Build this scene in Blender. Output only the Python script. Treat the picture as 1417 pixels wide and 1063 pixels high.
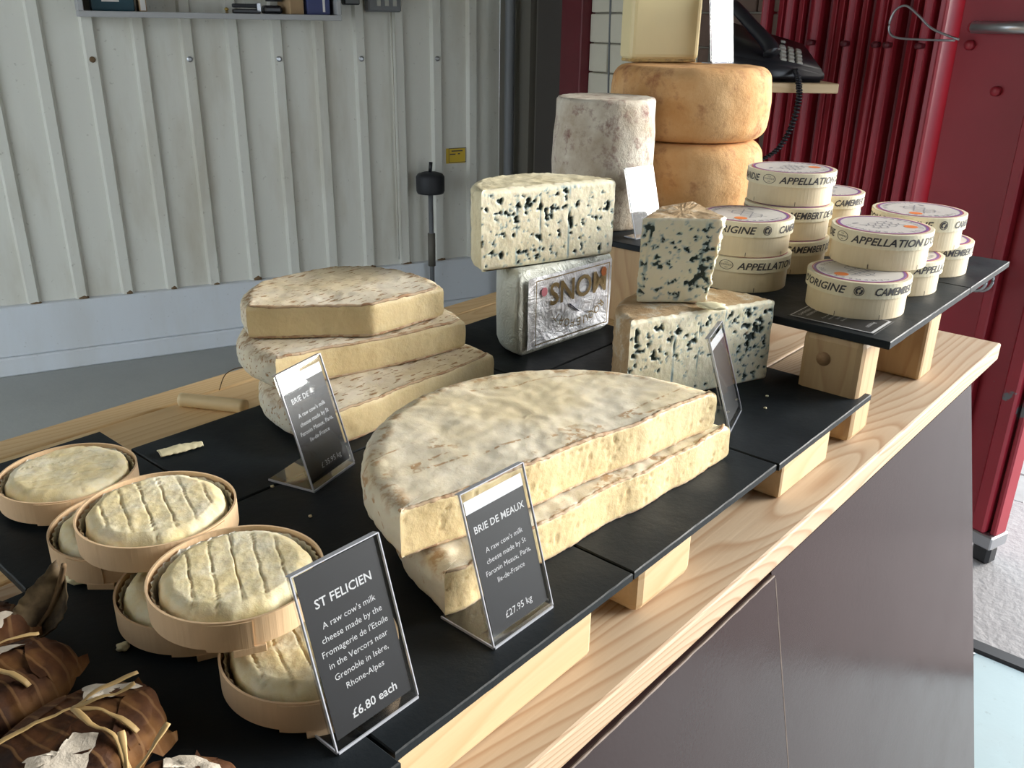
import bpy, bmesh, math, random
from mathutils import Vector, Matrix, noise
random.seed(7)
for o in list(bpy.data.objects): bpy.data.objects.remove(o)
scene = bpy.context.scene
C = scene.collection
PI = math.pi

# ------------------------------------------------------------------ camera, world, light, exposure
cam_data = bpy.data.cameras.new('camera'); cam = bpy.data.objects.new('camera', cam_data); C.objects.link(cam)
cam_data.sensor_width = 36.0; cam_data.lens = 1221.95 / 1417 * 36.0; cam_data.clip_start = 0.02
RX, RY, RZ = (0.6580981, -0.7527905, 0.0146089), (-0.2755594, -0.2588631, -0.9257737), (0.7006953, 0.6052242, -0.3777958)
cam.matrix_world = Matrix(((RX[0], -RY[0], -RZ[0], 0), (RX[1], -RY[1], -RZ[1], 0), (RX[2], -RY[2], -RZ[2], 1.3015), (0, 0, 0, 1)))
scene.camera = cam
world = bpy.data.worlds.new('overcast_sky'); scene.world = world; world.use_nodes = True
wn = world.node_tree; bg = wn.nodes['Background']
bg.inputs[0].default_value = (0.81, 0.91, 1.0, 1); bg.inputs[1].default_value = 3.6
sun_d = bpy.data.lights.new('sun', 'SUN'); sun_d.energy = 10.0; sun_d.angle = math.radians(32); sun_d.color = (1.0, 0.95, 0.86)
sun = bpy.data.objects.new('sun', sun_d); C.objects.link(sun)
sun.rotation_euler = Vector((-0.80, 0.56, -0.23)).to_track_quat('-Z', 'Y').to_euler()
scene.view_settings.view_transform = 'Standard'; scene.view_settings.look = 'None'
scene.view_settings.gamma = 1.0; scene.view_settings.use_curve_mapping = False
scene.view_settings.exposure = -0.12

# ------------------------------------------------------------------ helpers
PL, SL, US = 0.85, 0.9064, 0.9844          # table top, lower slates, upper slates
def nz(x, y, z, s=1.0): return noise.noise(Vector((x*s, y*s, z*s)))
def fbm(x, y, z, s=1.0, o=4): return noise.fractal(Vector((x*s, y*s, z*s)), 0.7, 2.1, o)
def prop(o, label=None, cat=None, group=None, kind=None):
    if label: o['label'] = label
    if cat: o['category'] = cat
    if group: o['group'] = group
    if kind: o['kind'] = kind
    return o
def thing(name, label, cat, loc=(0, 0, 0), rz=0, group=None):
    o = bpy.data.objects.new(name, None); C.objects.link(o)
    o.location = loc; o.rotation_euler = (0, 0, rz); o.empty_display_size = 0.02
    return prop(o, label, cat, group)
def mo(name, verts, faces, mat, parent=None, smooth=False, loc=None, rz=None):
    me = bpy.data.meshes.new(name); me.from_pydata([tuple(v) for v in verts], [], faces); me.update()
    if mat: me.materials.append(mat)
    if smooth:
        for p in me.polygons: p.use_smooth = True
    o = bpy.data.objects.new(name, me); C.objects.link(o)
    if parent: o.parent = parent
    if loc: o.location = loc
    if rz is not None: o.rotation_euler = (0, 0, rz)
    return o
def bmo(name, bm, mat, parent=None, smooth=False, loc=None, rz=None):
    bmesh.ops.recalc_face_normals(bm, faces=bm.faces)
    me = bpy.data.meshes.new(name); bm.to_mesh(me); bm.free()
    if mat: me.materials.append(mat)
    if smooth:
        for p in me.polygons: p.use_smooth = True
    o = bpy.data.objects.new(name, me); C.objects.link(o)
    if parent: o.parent = parent
    if loc: o.location = loc
    if rz is not None: o.rotation_euler = (0, 0, rz)
    return o
def bm_box(bm, x0, x1, y0, y1, z0, z1, bev=0, seg=1):
    vs = [bm.verts.new((x, y, z)) for x in (x0, x1) for y in (y0, y1) for z in (z0, z1)]
    fs = [(0, 1, 3, 2), (4, 6, 7, 5), (0, 4, 5, 1), (2, 3, 7, 6), (0, 2, 6, 4), (1, 5, 7, 3)]
    faces = [bm.faces.new([vs[i] for i in f]) for f in fs]
    if bev:
        es = list({e for f in faces for e in f.edges})
        bmesh.ops.bevel(bm, geom=es, offset=bev, segments=seg, affect='EDGES', profile=0.5)
def box(name, x0, x1, y0, y1, z0, z1, mat, parent=None, bev=0, seg=1, **k):
    bm = bmesh.new(); bm_box(bm, x0, x1, y0, y1, z0, z1, bev, seg); return bmo(name, bm, mat, parent, **k)
def lathe(name, prof, mat, parent=None, seg=48, smooth=True, disp=None, **k):
    vs, fs = [], []
    n = len(prof)
    for (r, z) in prof:
        for i in range(seg):
            a = 2*PI*i/seg; v = Vector((r*math.cos(a), r*math.sin(a), z))
            if disp: v = disp(v, r, z)
            vs.append(v)
    for j in range(n-1):
        for i in range(seg):
            fs.append((j*seg+i, j*seg+(i+1) % seg, (j+1)*seg+(i+1) % seg, (j+1)*seg+i))
    fs.append(tuple(reversed(range(seg)))); fs.append(tuple((n-1)*seg+i for i in range(seg)))
    return mo(name, vs, fs, mat, parent, smooth, **k)
def ring_band(name, r0, r1, z0, z1, mat, parent=None, seg=72, disp=None, **k):
    vs, fs = [], []
    for i in range(seg):
        a = 2*PI*i/seg
        for (r, z) in ((r1, z0), (r1, z1), (r0, z1), (r0, z0)):
            v = Vector((r*math.cos(a), r*math.sin(a), z)); vs.append(disp(v) if disp else v)
    for i in range(seg):
        j = (i+1) % seg
        for q in range(4): fs.append((i*4+q, j*4+q, j*4+(q+1) % 4, i*4+(q+1) % 4))
    return mo(name, vs, fs, mat, parent, **k)
def tube_vf(pts, rad, seg=8, flat=1.0, up=Vector((0, 0, 1))):
    vs, fs = [], []
    pts = [Vector(p) for p in pts]; n = len(pts)
    for i, p in enumerate(pts):
        t = (pts[min(i+1, n-1)]-pts[max(i-1, 0)]).normalized()
        s = t.cross(up)
        if s.length < 1e-4: s = t.cross(Vector((0, 1, 0)))
        s.normalize(); u = s.cross(t).normalized()
        r = rad(i/(n-1)) if callable(rad) else rad
        for k in range(seg):
            a = 2*PI*k/seg; vs.append(p+s*(r*math.cos(a))+u*(r*flat*math.sin(a)))
    for i in range(n-1):
        for k in range(seg):
            fs.append((i*seg+k, i*seg+(k+1) % seg, (i+1)*seg+(k+1) % seg, (i+1)*seg+k))
    fs.append(tuple(reversed(range(seg)))); fs.append(tuple((n-1)*seg+k for k in range(seg)))
    return vs, fs
def tube(name, pts, rad, mat, parent=None, seg=8, flat=1.0, smooth=True, **k):
    vs, fs = tube_vf(pts, rad, seg, flat); return mo(name, vs, fs, mat, parent, smooth, **k)
def spline(pts, n=8):
    pts = [Vector(p) for p in pts]; out = []
    for i in range(len(pts)-1):
        p0, p1, p2, p3 = pts[max(i-1, 0)], pts[i], pts[i+1], pts[min(i+2, len(pts)-1)]
        for k in range(n):
            t = k/n
            out.append(0.5*((2*p1)+(p2-p0)*t+(2*p0-5*p1+4*p2-p3)*t*t+(3*p1-p0-3*p2+p3)*t*t*t))
    out.append(pts[-1]); return out
def copy_tree(o, parent=None):
    c = o.copy(); C.objects.link(c); c.parent = parent
    for ch in list(o.children): copy_tree(ch, c)
    return c
_txt = {}
def text_vf(body, size, align='LEFT', shear=0.0, bold=0.0, res=2):
    key = (body, size, align, shear, bold, res)
    if key not in _txt:
        cu = bpy.data.curves.new('t', 'FONT'); cu.body = body; cu.size = size; cu.align_x = align
        cu.shear = shear; cu.offset = bold*size; cu.resolution_u = res; cu.fill_mode = 'FRONT'
        ob = bpy.data.objects.new('t', cu); C.objects.link(ob); bpy.context.view_layer.update()
        me = bpy.data.meshes.new_from_object(ob.evaluated_get(bpy.context.evaluated_depsgraph_get()))
        _txt[key] = ([v.co.copy() for v in me.vertices], [tuple(p.vertices) for p in me.polygons])
        bpy.data.objects.remove(ob); bpy.data.curves.remove(cu); bpy.data.meshes.remove(me)
    return _txt[key]
class Acc:
    def __init__(s): s.v, s.f = [], []
    def add(s, vf, fn=None):
        b = len(s.v); s.v += [fn(v) if fn else Vector(v) for v in vf[0]]; s.f += [tuple(i+b for i in f) for f in vf[1]]
    def build(s, name, mat, parent=None, **k): return mo(name, s.v, s.f, mat, parent, **k)

# ------------------------------------------------------------------ materials
class NT:
    def __init__(s, name, base=(0.8, 0.8, 0.8), rough=0.5, metal=0.0, spec=0.5):
        s.m = bpy.data.materials.new(name); s.m.use_nodes = True; s.t = s.m.node_tree; s.b = s.t.nodes['Principled BSDF']
        s.b.inputs['Base Color'].default_value = (*base, 1); s.b.inputs['Roughness'].default_value = rough
        s.b.inputs['Metallic'].default_value = metal; s.b.inputs['Specular IOR Level'].default_value = spec
        s.co = None
    def n(s, typ, **k):
        nd = s.t.nodes.new(typ)
        for a, v in k.items(): setattr(nd, a, v)
        return nd
    def l(s, a, b): s.t.links.new(a, b)
    def coord(s, scale=(1, 1, 1), kind='Object', rot=(0, 0, 0)):
        tc = s.n('ShaderNodeTexCoord'); mp = s.n('ShaderNodeMapping'); s.l(tc.outputs[kind], mp.inputs[0])
        mp.inputs['Scale'].default_value = scale; mp.inputs['Rotation'].default_value = rot; return mp.outputs[0]
    def noise(s, scale, detail=4, rough=0.55, vec=None, dist=0.0):
        nd = s.n('ShaderNodeTexNoise'); nd.inputs['Scale'].default_value = scale; nd.inputs['Detail'].default_value = detail
        nd.inputs['Roughness'].default_value = rough; nd.inputs['Distortion'].default_value = dist
        s.l(vec if vec else s.coord(), nd.inputs['Vector']); return nd.outputs['Fac']
    def ramp(s, fac, stops, interp='LINEAR'):
        r = s.n('ShaderNodeValToRGB'); r.color_ramp.interpolation = interp; el = r.color_ramp.elements
        while len(el) < len(stops): el.new(0.5)
        for e, (p, c) in zip(el, stops):
            e.position = p; e.color = (*c, 1) if isinstance(c, tuple) else (c, c, c, 1)
        s.l(fac, r.inputs[0]); return r.outputs[0]
    def mix(s, fac, a, b, mode='MIX'):
        m = s.n('ShaderNodeMix', data_type='RGBA', blend_type=mode)
        for sock, v in ((m.inputs[0], fac), (m.inputs[6], a), (m.inputs[7], b)):
            if isinstance(v, tuple): sock.default_value = (*v, 1)
            elif isinstance(v, (int, float)): sock.default_value = v
            else: s.l(v, sock)
        return m.outputs[2]
    def math(s, op, a, b=0.0):
        m = s.n('ShaderNodeMath', operation=op)
        for sock, v in ((m.inputs[0], a), (m.inputs[1], b)):
            if isinstance(v, (int, float)): sock.default_value = v
            else: s.l(v, sock)
        return m.outputs[0]
    def color(s, c): s.l(c, s.b.inputs['Base Color']); return s
    def rough(s, c): s.l(c, s.b.inputs['Roughness']); return s
    def bump(s, h, strength=0.3, dist=0.01):
        b = s.n('ShaderNodeBump'); b.inputs['Strength'].default_value = strength; b.inputs['Distance'].default_value = dist
        s.l(h, b.inputs['Height'])
        if s.b.inputs['Normal'].is_linked: s.l(s.b.inputs['Normal'].links[0].from_socket, b.inputs['Normal'])
        s.l(b.outputs[0], s.b.inputs['Normal']); return s
    def sss(s, w, rad=(0.01, 0.006, 0.003), scale=1.0):
        s.b.inputs['Subsurface Weight'].default_value = w; s.b.inputs['Subsurface Radius'].default_value = rad; s.b.inputs['Subsurface Scale'].default_value = scale; return s
def plain(name, c, rough=0.5, metal=0.0, spec=0.5, var=0.0, vs=20.0):
    t = NT(name, c, rough, metal, spec)
    if var: t.color(t.mix(t.noise(vs, 4), tuple(x*(1-var) for x in c), tuple(min(1, x*(1+var)) for x in c)))
    return t.m
def wood(name, light, dark, rings=9.0, sx=1.2, sy=9.0, rough=0.55, axis=0, nscale=1.0, line=0.5):
    t = NT(name, light, rough)
    sc = [sy, sy, sy]; sc[axis] = sx
    v = t.coord(tuple(sc))
    n = t.noise(nscale, 1.5, 0.4, v)
    k = t.math('FRACT', t.math('MULTIPLY', n, rings))
    bands = t.ramp(k, [(0.0, 0.0), (0.55, 0.25), (0.86, 1.0), (1.0, 0.0)])
    fs = [260, 260, 260]; fs[axis] = 6
    fine = t.noise(1.0, 3, 0.6, t.coord(tuple(fs)))
    c = t.mix(t.math('MULTIPLY', bands, line), light, dark)
    c = t.mix(t.math('MULTIPLY', fine, 0.35), c, tuple(x*0.8 for x in dark))
    t.color(c); t.bump(fine, 0.12, 0.002); return t.m

M = {}
M['pine'] = wood('pine_plank', (0.60, 0.47, 0.33), (0.38, 0.22, 0.115), rings=85, sx=0.7, sy=5.0, line=0.75)
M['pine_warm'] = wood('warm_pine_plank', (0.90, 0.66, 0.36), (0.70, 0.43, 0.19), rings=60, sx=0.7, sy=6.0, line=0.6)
M['pine2'] = wood('pine_block', (0.64, 0.48, 0.29), (0.45, 0.28, 0.13), rings=8, sx=2, sy=14, line=0.45)
M['pine_end'] = wood('pine_post', (0.56, 0.39, 0.21), (0.36, 0.20, 0.09), rings=9, sx=2, sy=16, axis=2, line=0.5)
t = NT('slate', (0.022, 0.025, 0.029), 0.5, spec=0.18); n = t.noise(60, 8, 0.65)
t.color(t.mix(t.noise(9, 5), (0.006, 0.009, 0.012), (0.013, 0.018, 0.023))); t.bump(n, 0.25, 0.002)
t.rough(t.ramp(t.noise(14, 5), [(0.3, 0.42), (0.7, 0.62)])); M['slate'] = t.m
# brie rinds
def rind_mat(name, base, dark, dash_scale, dash_th, stretch, rot=0.0, gate=(0.40, 0.55), side=(0.62, 0.60, 0.50), ridge=False):
    t = NT(name, base, 0.8, spec=0.25)
    n1 = t.noise(34, 6, 0.6)
    c = t.mix(n1, tuple(x*0.86 for x in base), tuple(min(1, x*1.08) for x in base))
    c = t.mix(t.ramp(t.noise(9, 4), [(0.42, 0.0), (0.62, 0.8)]), c, (base[0]*0.86, base[1]*0.79, base[2]*0.62))
    sa = t.n('ShaderNodeAttribute'); sa.attribute_name = 'side'
    c = t.mix(t.math('MULTIPLY', sa.outputs['Fac'], t.ramp(t.noise(20, 5), [(0.3, 0.25), (0.6, 0.95)])), c, side)
    v = t.coord(stretch, rot=(0, 0, rot))
    if ridge:
        nn = t.noise(dash_scale, 2, 0.5, v); d = t.ramp(t.math('ABSOLUTE', t.math('SUBTRACT', nn, 0.5)), [(0.006, 1.0), (0.014, 0.0)])
        d = t.math('MULTIPLY', d, t.ramp(t.noise(170, 2), [(0.46, 0.0), (0.54, 1.0)]))
    else: d = t.ramp(t.noise(dash_scale, 2, 0.5, v), [(dash_th, 0.0), (dash_th+0.03, 1.0)])
    g = t.ramp(t.noise(26, 3), [(gate[0], 0.0), (gate[1], 1.0)])
    c = t.mix(t.math('MULTIPLY', t.math('MULTIPLY', d, g), 0.9), c, dark)
    ra = t.n('ShaderNodeAttribute'); ra.attribute_name = 'rim'
    rm = t.math('MULTIPLY', ra.outputs['Fac'], t.ramp(t.noise(95, 4, 0.65), [(0.47, 0.0), (0.60, 1.0)]))
    c = t.mix(t.math('MULTIPLY', rm, 0.9), c, tuple(x*1.05 for x in dark))
    t.color(c); t.bump(t.noise(130, 6, 0.7), 0.2, 0.003); t.bump(t.noise(38, 3, 0.5, t.coord((0.7, 1.6, 1.2), rot=(0, 0, rot))), 0.14, 0.005); t.sss(0.15); return t.m
M['rind_a'] = rind_mat('meaux_rind', (0.75, 0.685, 0.55), (0.42, 0.26, 0.13), 9, 0.63, (0.45, 1.7, 1.6), 0.15, gate=(0.38, 0.5), ridge=True)
M['rind_b'] = rind_mat('melun_rind', (0.80, 0.72, 0.585), (0.33, 0.19, 0.085), 1.0, 0.605, (70, 260, 240), 0.35, gate=(0.30, 0.42))
t = NT('brie_paste', (0.84, 0.70, 0.43), 0.42, spec=0.4)
c = t.mix(t.noise(22, 5), (0.66, 0.50, 0.26), (0.74, 0.61, 0.37)); t.color(c)
vo = t.n('ShaderNodeTexVoronoi'); vo.inputs['Scale'].default_value = 120; t.l(t.coord((0.6, 0.6, 1.3)), vo.inputs['Vector'])
t.bump(t.noise(160, 4, 0.6), 0.35, 0.002); t.sss(0.25); M['paste'] = t.m
M['crust'] = rind_mat('brie_crust_edge', (0.56, 0.42, 0.30), (0.36, 0.21, 0.12), 90, 0.5, (1, 1, 1))
# blue cheese
t = NT('blue_paste', (0.84, 0.82, 0.70), 0.5, spec=0.35)
at = t.n('ShaderNodeAttribute'); at.attribute_name = 'vein'
base = t.mix(t.noise(18, 4), (0.74, 0.67, 0.46), (0.80, 0.76, 0.63))
c = t.mix(t.ramp(at.outputs['Fac'], [(0.03, 0.0), (0.40, 1.0)]), base, (0.38, 0.46, 0.44))
c = t.mix(t.ramp(at.outputs['Fac'], [(0.42, 0.0), (0.66, 1.0)]), c, (0.03, 0.048, 0.043))
t.color(c); t.bump(t.noise(220, 4, 0.6), 0.3, 0.002); t.sss(0.2); M['blue'] = t.m
def crust_mat(name, a, b, c3, s1=10, bumps=0.5, th=(0.45, 0.65), s3=45):
    t = NT(name, a, 0.8, spec=0.25)
    c = t.mix(t.ramp(t.noise(s1, 6, 0.65), [(0.35, 0.0), (0.65, 1.0)]), a, b)
    c = t.mix(t.ramp(t.noise(s3, 5, 0.7), [(th[0], 0.0), (th[1], 1.0)]), c, c3)
    t.color(c); t.bump(t.noise(90, 7, 0.7), bumps, 0.004); return t.m
M['roq_rind'] = crust_mat('roquefort_rind', (0.66, 0.58, 0.38), (0.75, 0.70, 0.52), (0.42, 0.38, 0.24), 16, 0.4, (0.56, 0.72))
M['blue_rind'] = crust_mat('natural_blue_rind', (0.42, 0.28, 0.15), (0.55, 0.42, 0.27), (0.60, 0.56, 0.47), 22, 0.7, (0.52, 0.68))
M['orange_rind'] = crust_mat('orange_rind', (0.62, 0.32, 0.12), (0.76, 0.49, 0.25), (0.34, 0.13, 0.06), 7, 0.5, (0.50, 0.72), 24)
M['grey_rind'] = crust_mat('grey_rind', (0.44, 0.36, 0.27), (0.70, 0.65, 0.56), (0.26, 0.15, 0.13), 16, 0.8, (0.52, 0.70))
M['hard_paste'] = plain('hard_cheese', (0.80, 0.66, 0.36), 0.45, var=0.08, vs=9)
M['hard_crust'] = crust_mat('hard_cheese_crust', (0.50, 0.33, 0.12), (0.62, 0.45, 0.2), (0.3, 0.2, 0.1))
# soft cheese in cups
t = NT('felicien_rind', (0.84, 0.78, 0.58), 0.75, spec=0.25)
c = t.mix(t.ramp(t.noise(26, 5, 0.65), [(0.4, 0.0), (0.62, 1.0)]), (0.76, 0.64, 0.37), (0.83, 0.77, 0.59))
c = t.mix(t.ramp(t.noise(11, 3), [(0.55, 0.0), (0.72, 1.0)]), c, (0.84, 0.70, 0.34))
t.color(c); t.bump(t.noise(90, 5, 0.6), 0.28, 0.004); t.sss(0.15); M['felicien'] = t.m
M['poplar'] = wood('poplar_veneer', (0.80, 0.58, 0.37), (0.68, 0.46, 0.26), rings=4, sx=8, sy=18, axis=2, line=0.3)
M['poplar_pale'] = wood('pale_veneer', (0.78, 0.66, 0.46), (0.68, 0.54, 0.34), rings=4, sx=18, sy=8, axis=2, line=0.3)
M['lid_wood'] = wood('lid_veneer', (0.82, 0.75, 0.56), (0.74, 0.64, 0.44), rings=4, sx=18, sy=8, axis=2, line=0.25)
M['paper'] = plain('liner_paper', (0.82, 0.80, 0.74), 0.6, var=0.05)
M['label_white'] = plain('lid_label_paper', (0.66, 0.63, 0.60), 0.4, var=0.05)
M['ink'] = plain('printed_ink', (0.05, 0.045, 0.05), 0.6)
M['grey_ink'] = plain('grey_ink', (0.32, 0.31, 0.33), 0.6)
M['purple'] = plain('purple_ink', (0.22, 0.09, 0.30), 0.5)
M['red_ink'] = plain('red_ink', (0.55, 0.10, 0.12), 0.5)
M['orange'] = plain('orange_seal', (0.80, 0.22, 0.05), 0.5)
M['card'] = plain('black_card', (0.013, 0.013, 0.016), 0.5)
M['chalk'] = plain('white_print', (0.62, 0.62, 0.64), 0.6)
M['white_card'] = plain('white_card', (0.72, 0.73, 0.75), 0.5)
t = NT('acrylic'); t.t.nodes.remove(t.b)
tr = t.n('ShaderNodeBsdfTransparent'); tr.inputs[0].default_value = (0.95, 0.96, 0.97, 1)
gl = t.n('ShaderNodeBsdfGlossy'); gl.inputs['Roughness'].default_value = 0.04
fr = t.n('ShaderNodeFresnel'); fr.inputs[0].default_value = 1.49
geo = t.n('ShaderNodeNewGeometry'); fac = t.math('MULTIPLY', t.math('MULTIPLY', fr.outputs[0], 2.0), t.math('SUBTRACT', 1.0, geo.outputs['Backfacing']))
mx = t.n('ShaderNodeMixShader'); t.l(fac, mx.inputs[0]); t.l(tr.outputs[0], mx.inputs[1]); t.l(gl.outputs[0], mx.inputs[2])
t.l(mx.outputs[0], t.t.nodes['Material Output'].inputs[0]); M['acrylic'] = t.m
M['acrylic_edge'] = plain('acrylic_edge', (0.42, 0.44, 0.50), 0.15, spec=0.8)
t = NT('foil', (0.88, 0.91, 0.98), 0.38, 0.75)
vo = t.n('ShaderNodeTexVoronoi'); vo.inputs['Scale'].default_value = 55; t.l(t.coord(), vo.inputs['Vector'])
t.bump(t.noise(30, 6, 0.7, dist=1.5), 0.4, 0.010); t.bump(vo.outputs['Distance'], 0.1, 0.006); M['foil'] = t.m
t = NT('foil_side', (0.72, 0.75, 0.70), 0.5, 0.35); t.bump(t.noise(45, 6, 0.7, dist=1.0), 0.7, 0.01); M['foil_side'] = t.m
M['gold_ink'] = plain('gold_print', (0.30, 0.22, 0.10), 0.35, 0.6)
M['navy'] = plain('navy_ink', (0.03, 0.04, 0.14), 0.5)
# leaf wrapped
t = NT('chestnut_leaf', (0.16, 0.07, 0.03), 0.7, spec=0.2)
wv = t.n('ShaderNodeTexWave'); wv.inputs['Scale'].default_value = 28; wv.inputs['Distortion'].default_value = 3.0; wv.inputs['Detail'].default_value = 2
t.l(t.coord(), wv.inputs['Vector'])
c = t.mix(t.ramp(t.noise(22, 5, 0.6), [(0.35, 0.0), (0.65, 1.0)]), (0.014, 0.006, 0.005), (0.125, 0.050, 0.018))
c = t.mix(t.ramp(t.noise(30, 3, 0.5), [(0.52, 0.0), (0.64, 0.8)]), c, (0.20, 0.095, 0.03))
c = t.mix(t.ramp(wv.outputs['Fac'], [(0.90, 0.0), (0.98, 0.5)]), c, (0.24, 0.13, 0.055))
t.color(c); t.bump(wv.outputs['Fac'], 0.25, 0.004); t.bump(t.noise(140, 5), 0.3, 0.002); M['leaf'] = t.m
t = NT('dry_leaf', (0.2, 0.13, 0.06), 0.7); t.color(t.mix(t.ramp(t.noise(60, 5), [(0.4, 0.0), (0.65, 1.0)]), (0.05, 0.030, 0.014), (0.19, 0.135, 0.07))); M['dry_leaf'] = t.m
t = NT('white_rind_patch', (0.6, 0.54, 0.46), 0.85, spec=0.2); t.color(t.mix(t.noise(45, 5, 0.65), (0.44, 0.38, 0.30), (0.66, 0.61, 0.54))); t.bump(t.noise(120, 5, 0.6), 0.5, 0.003); M['mould_white'] = t.m
M['raffia'] = plain('raffia', (0.44, 0.30, 0.13), 0.6, var=0.2, vs=80)
M['crumb'] = plain('cheese_crumb', (0.80, 0.74, 0.50), 0.6, var=0.1, vs=80)
M['stick'] = plain('dowel_wood', (0.74, 0.57, 0.32), 0.5, var=0.1, vs=40)
# room
def painted(name, c, dirt, rough=0.45, amount=0.35):
    t = NT(name, c, rough)
    st = t.noise(1.0, 5, 0.6, t.coord((5, 5, 1.2)))
    a = t.mix(t.math('MULTIPLY', t.ramp(st, [(0.5, 0.0), (0.75, 1.0)]), amount), c, dirt)
    a = t.mix(t.math('MULTIPLY', t.ramp(t.noise(60, 4), [(0.66, 0.0), (0.74, 1.0)]), 0.35), a, tuple(x*0.5 for x in dirt))
    t.color(a); t.bump(t.noise(25, 4), 0.06, 0.01); return t.m
M['white_steel'] = painted('white_painted_steel', (0.68, 0.67, 0.60), (0.40, 0.34, 0.23), amount=0.55)  # dirt streaks, made heavier and yellower to put the wall's shade into the colour
M['skirt'] = painted('white_painted_skirting', (0.66, 0.69, 0.72), (0.45, 0.40, 0.30), amount=0.25)
M['rust'] = plain('rust_dirt', (0.16, 0.10, 0.05), 0.9, var=0.4, vs=70)
t = NT('concrete_floor', (0.3, 0.3, 0.3), 0.75); c = t.mix(t.noise(3.5, 8, 0.65), (0.30, 0.305, 0.285), (0.42, 0.43, 0.41)); t.color(c); t.bump(t.noise(60, 6), 0.15, 0.006); M['concrete'] = t.m
t = NT('apron_concrete', (0.5, 0.48, 0.47), 0.8); c = t.mix(t.noise(9, 8, 0.7), (0.22, 0.20, 0.20), (0.34, 0.325, 0.32)); t.color(c); t.bump(t.noise(50, 7), 0.4, 0.01); M['apron'] = t.m
M['pavement'] = plain('pale_pavement', (0.50, 0.49, 0.47), 0.85, var=0.15, vs=3)
M['paver'] = plain('paver_stone', (0.28, 0.275, 0.27), 0.85, var=0.25, vs=25)
M['pale_floor'] = painted('pale_painted_floor', (0.36, 0.45, 0.47), (0.36, 0.37, 0.37), 0.6, 0.2)
M['rubber'] = plain('black_rubber', (0.015, 0.015, 0.017), 0.6)
M['dark_panel'] = painted('dark_grey_panel', (0.115, 0.105, 0.085), (0.05, 0.045, 0.04), 0.6)
M['darker'] = plain('dark_brown_panel', (0.05, 0.042, 0.036), 0.7)
M['pipe'] = plain('grey_pipe', (0.13, 0.135, 0.14), 0.5)
t = NT('red_paint', (0.35, 0.02, 0.03), 0.38)
c = t.mix(t.noise(6, 5), (0.24, 0.013, 0.024), (0.36, 0.024, 0.040))
chip = t.ramp(t.noise(5.5, 6, 0.6), [(0.655, 0.0), (0.672, 1.0)]); t.color(t.mix(chip, c, (0.13, 0.14, 0.15))); t.bump(chip, -0.2, 0.003); M['red'] = t.m
M['red_dark'] = plain('dark_red_paint', (0.11, 0.008, 0.015), 0.45, var=0.25, vs=8)
M['gap'] = plain('dark_steel', (0.02, 0.021, 0.025), 0.6)
M['steel'] = plain('galvanised_steel', (0.45, 0.46, 0.48), 0.35, 0.9)
M['white_brick'] = plain('white_painted_brick', (0.62, 0.58, 0.47), 0.7, var=0.08, vs=14)
M['brown_brick'] = plain('brown_brick', (0.12, 0.075, 0.055), 0.85, var=0.3, vs=25)
M['mortar'] = plain('mortar', (0.36, 0.33, 0.27), 0.9, var=0.15)
M['shelf_paint'] = plain('grey_shelf_paint', (0.40, 0.40, 0.40), 0.55, var=0.05)
M['black_plastic'] = plain('black_plastic', (0.012, 0.012, 0.016), 0.32)
M['key'] = plain('beige_keys', (0.42, 0.41, 0.36), 0.5)
M['yellow'] = plain('yellow_sticker', (0.62, 0.42, 0.03), 0.5)
M['box_grey'] = plain('switch_grey', (0.16, 0.165, 0.17), 0.5)
M['cardboard'] = plain('brown_cardboard', (0.42, 0.28, 0.15), 0.7, var=0.1)
M['teal'] = plain('teal_plastic', (0.012, 0.05, 0.07), 0.35)
t = NT('brown_film_ply', (0.075, 0.042, 0.042), 0.22, spec=0.2)
c = t.mix(t.noise(4, 6, 0.6), (0.026, 0.014, 0.014), (0.042, 0.024, 0.024))
sc = t.ramp(t.noise(1.0, 4, 0.7, t.coord((70, 70, 7), rot=(0.0, 0.5, 0.0))), [(0.72, 0.0), (0.80, 1.0)])
t.color(t.mix(t.math('MULTIPLY', sc, 0.35), c, (0.30, 0.26, 0.25))); t.rough(t.ramp(t.noise(12, 6, 0.65), [(0.3, 0.14), (0.7, 0.24)])); t.bump(t.noise(180, 3), 0.05, 0.002); M['ply'] = t.m
M['ply_edge'] = plain('ply_edge', (0.20, 0.16, 0.14), 0.8, var=0.6, vs=60)
M['ceiling'] = plain('ceiling_paint', (0.24, 0.21, 0.17), 0.8)

# ------------------------------------------------------------------ setting
A0 = Vector((1.115, 3.615, 0)); DW = Vector((0.928, -0.373, 0)).normalized(); NWALL = Vector((-0.373, -0.928, 0)).normalized()   # into the room
K = Vector((3.129, 2.806, 0)); D2 = Vector((-0.3037, -0.9528, 0)); N2 = Vector((-0.9528, 0.3037, 0))
AW = math.atan2(DW.y, DW.x); A2 = math.atan2(D2.y, D2.x)
ROOF = 2.75
def st(o): return prop(o, kind='structure')
# local frames for the two walls: x along the wall, -y / +y into the room
def frame_back(s, off, z): return A0 + DW*s + NWALL*off + Vector((0, 0, z))
def frame_right(s, off, z): return K + D2*s + N2*off + Vector((0, 0, z))
st(mo('floor', [(-4, -2.5, 0), (1.915, -2.5, 0), (1.915, 0.6, 0), (3.4, 0.6, 0), (3.4, 4.8, 0), (-4, 4.8, 0)], [(0, 1, 2, 5), (2, 3, 4, 5)], M['concrete']))
st(box('floor_front_slab', -1.0, 1.913, -2.4, 0.262, -0.01, 0.006, M['pale_floor'], bev=0.002))
prop(box('edging_strip', 1.915, 1.957, -2.4, 0.6, 0.0, 0.012, M['rubber'], bev=0.004), 'black rubber edging strip along the pale floor slab', 'edging strip')
st(mo('floor_apron', [(1.957, -2.5, 0), (2.75, -2.5, 0), (2.75, 0.6, 0), (1.957, 0.6, 0)], [(0, 1, 2, 3)], M['apron']))
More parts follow.
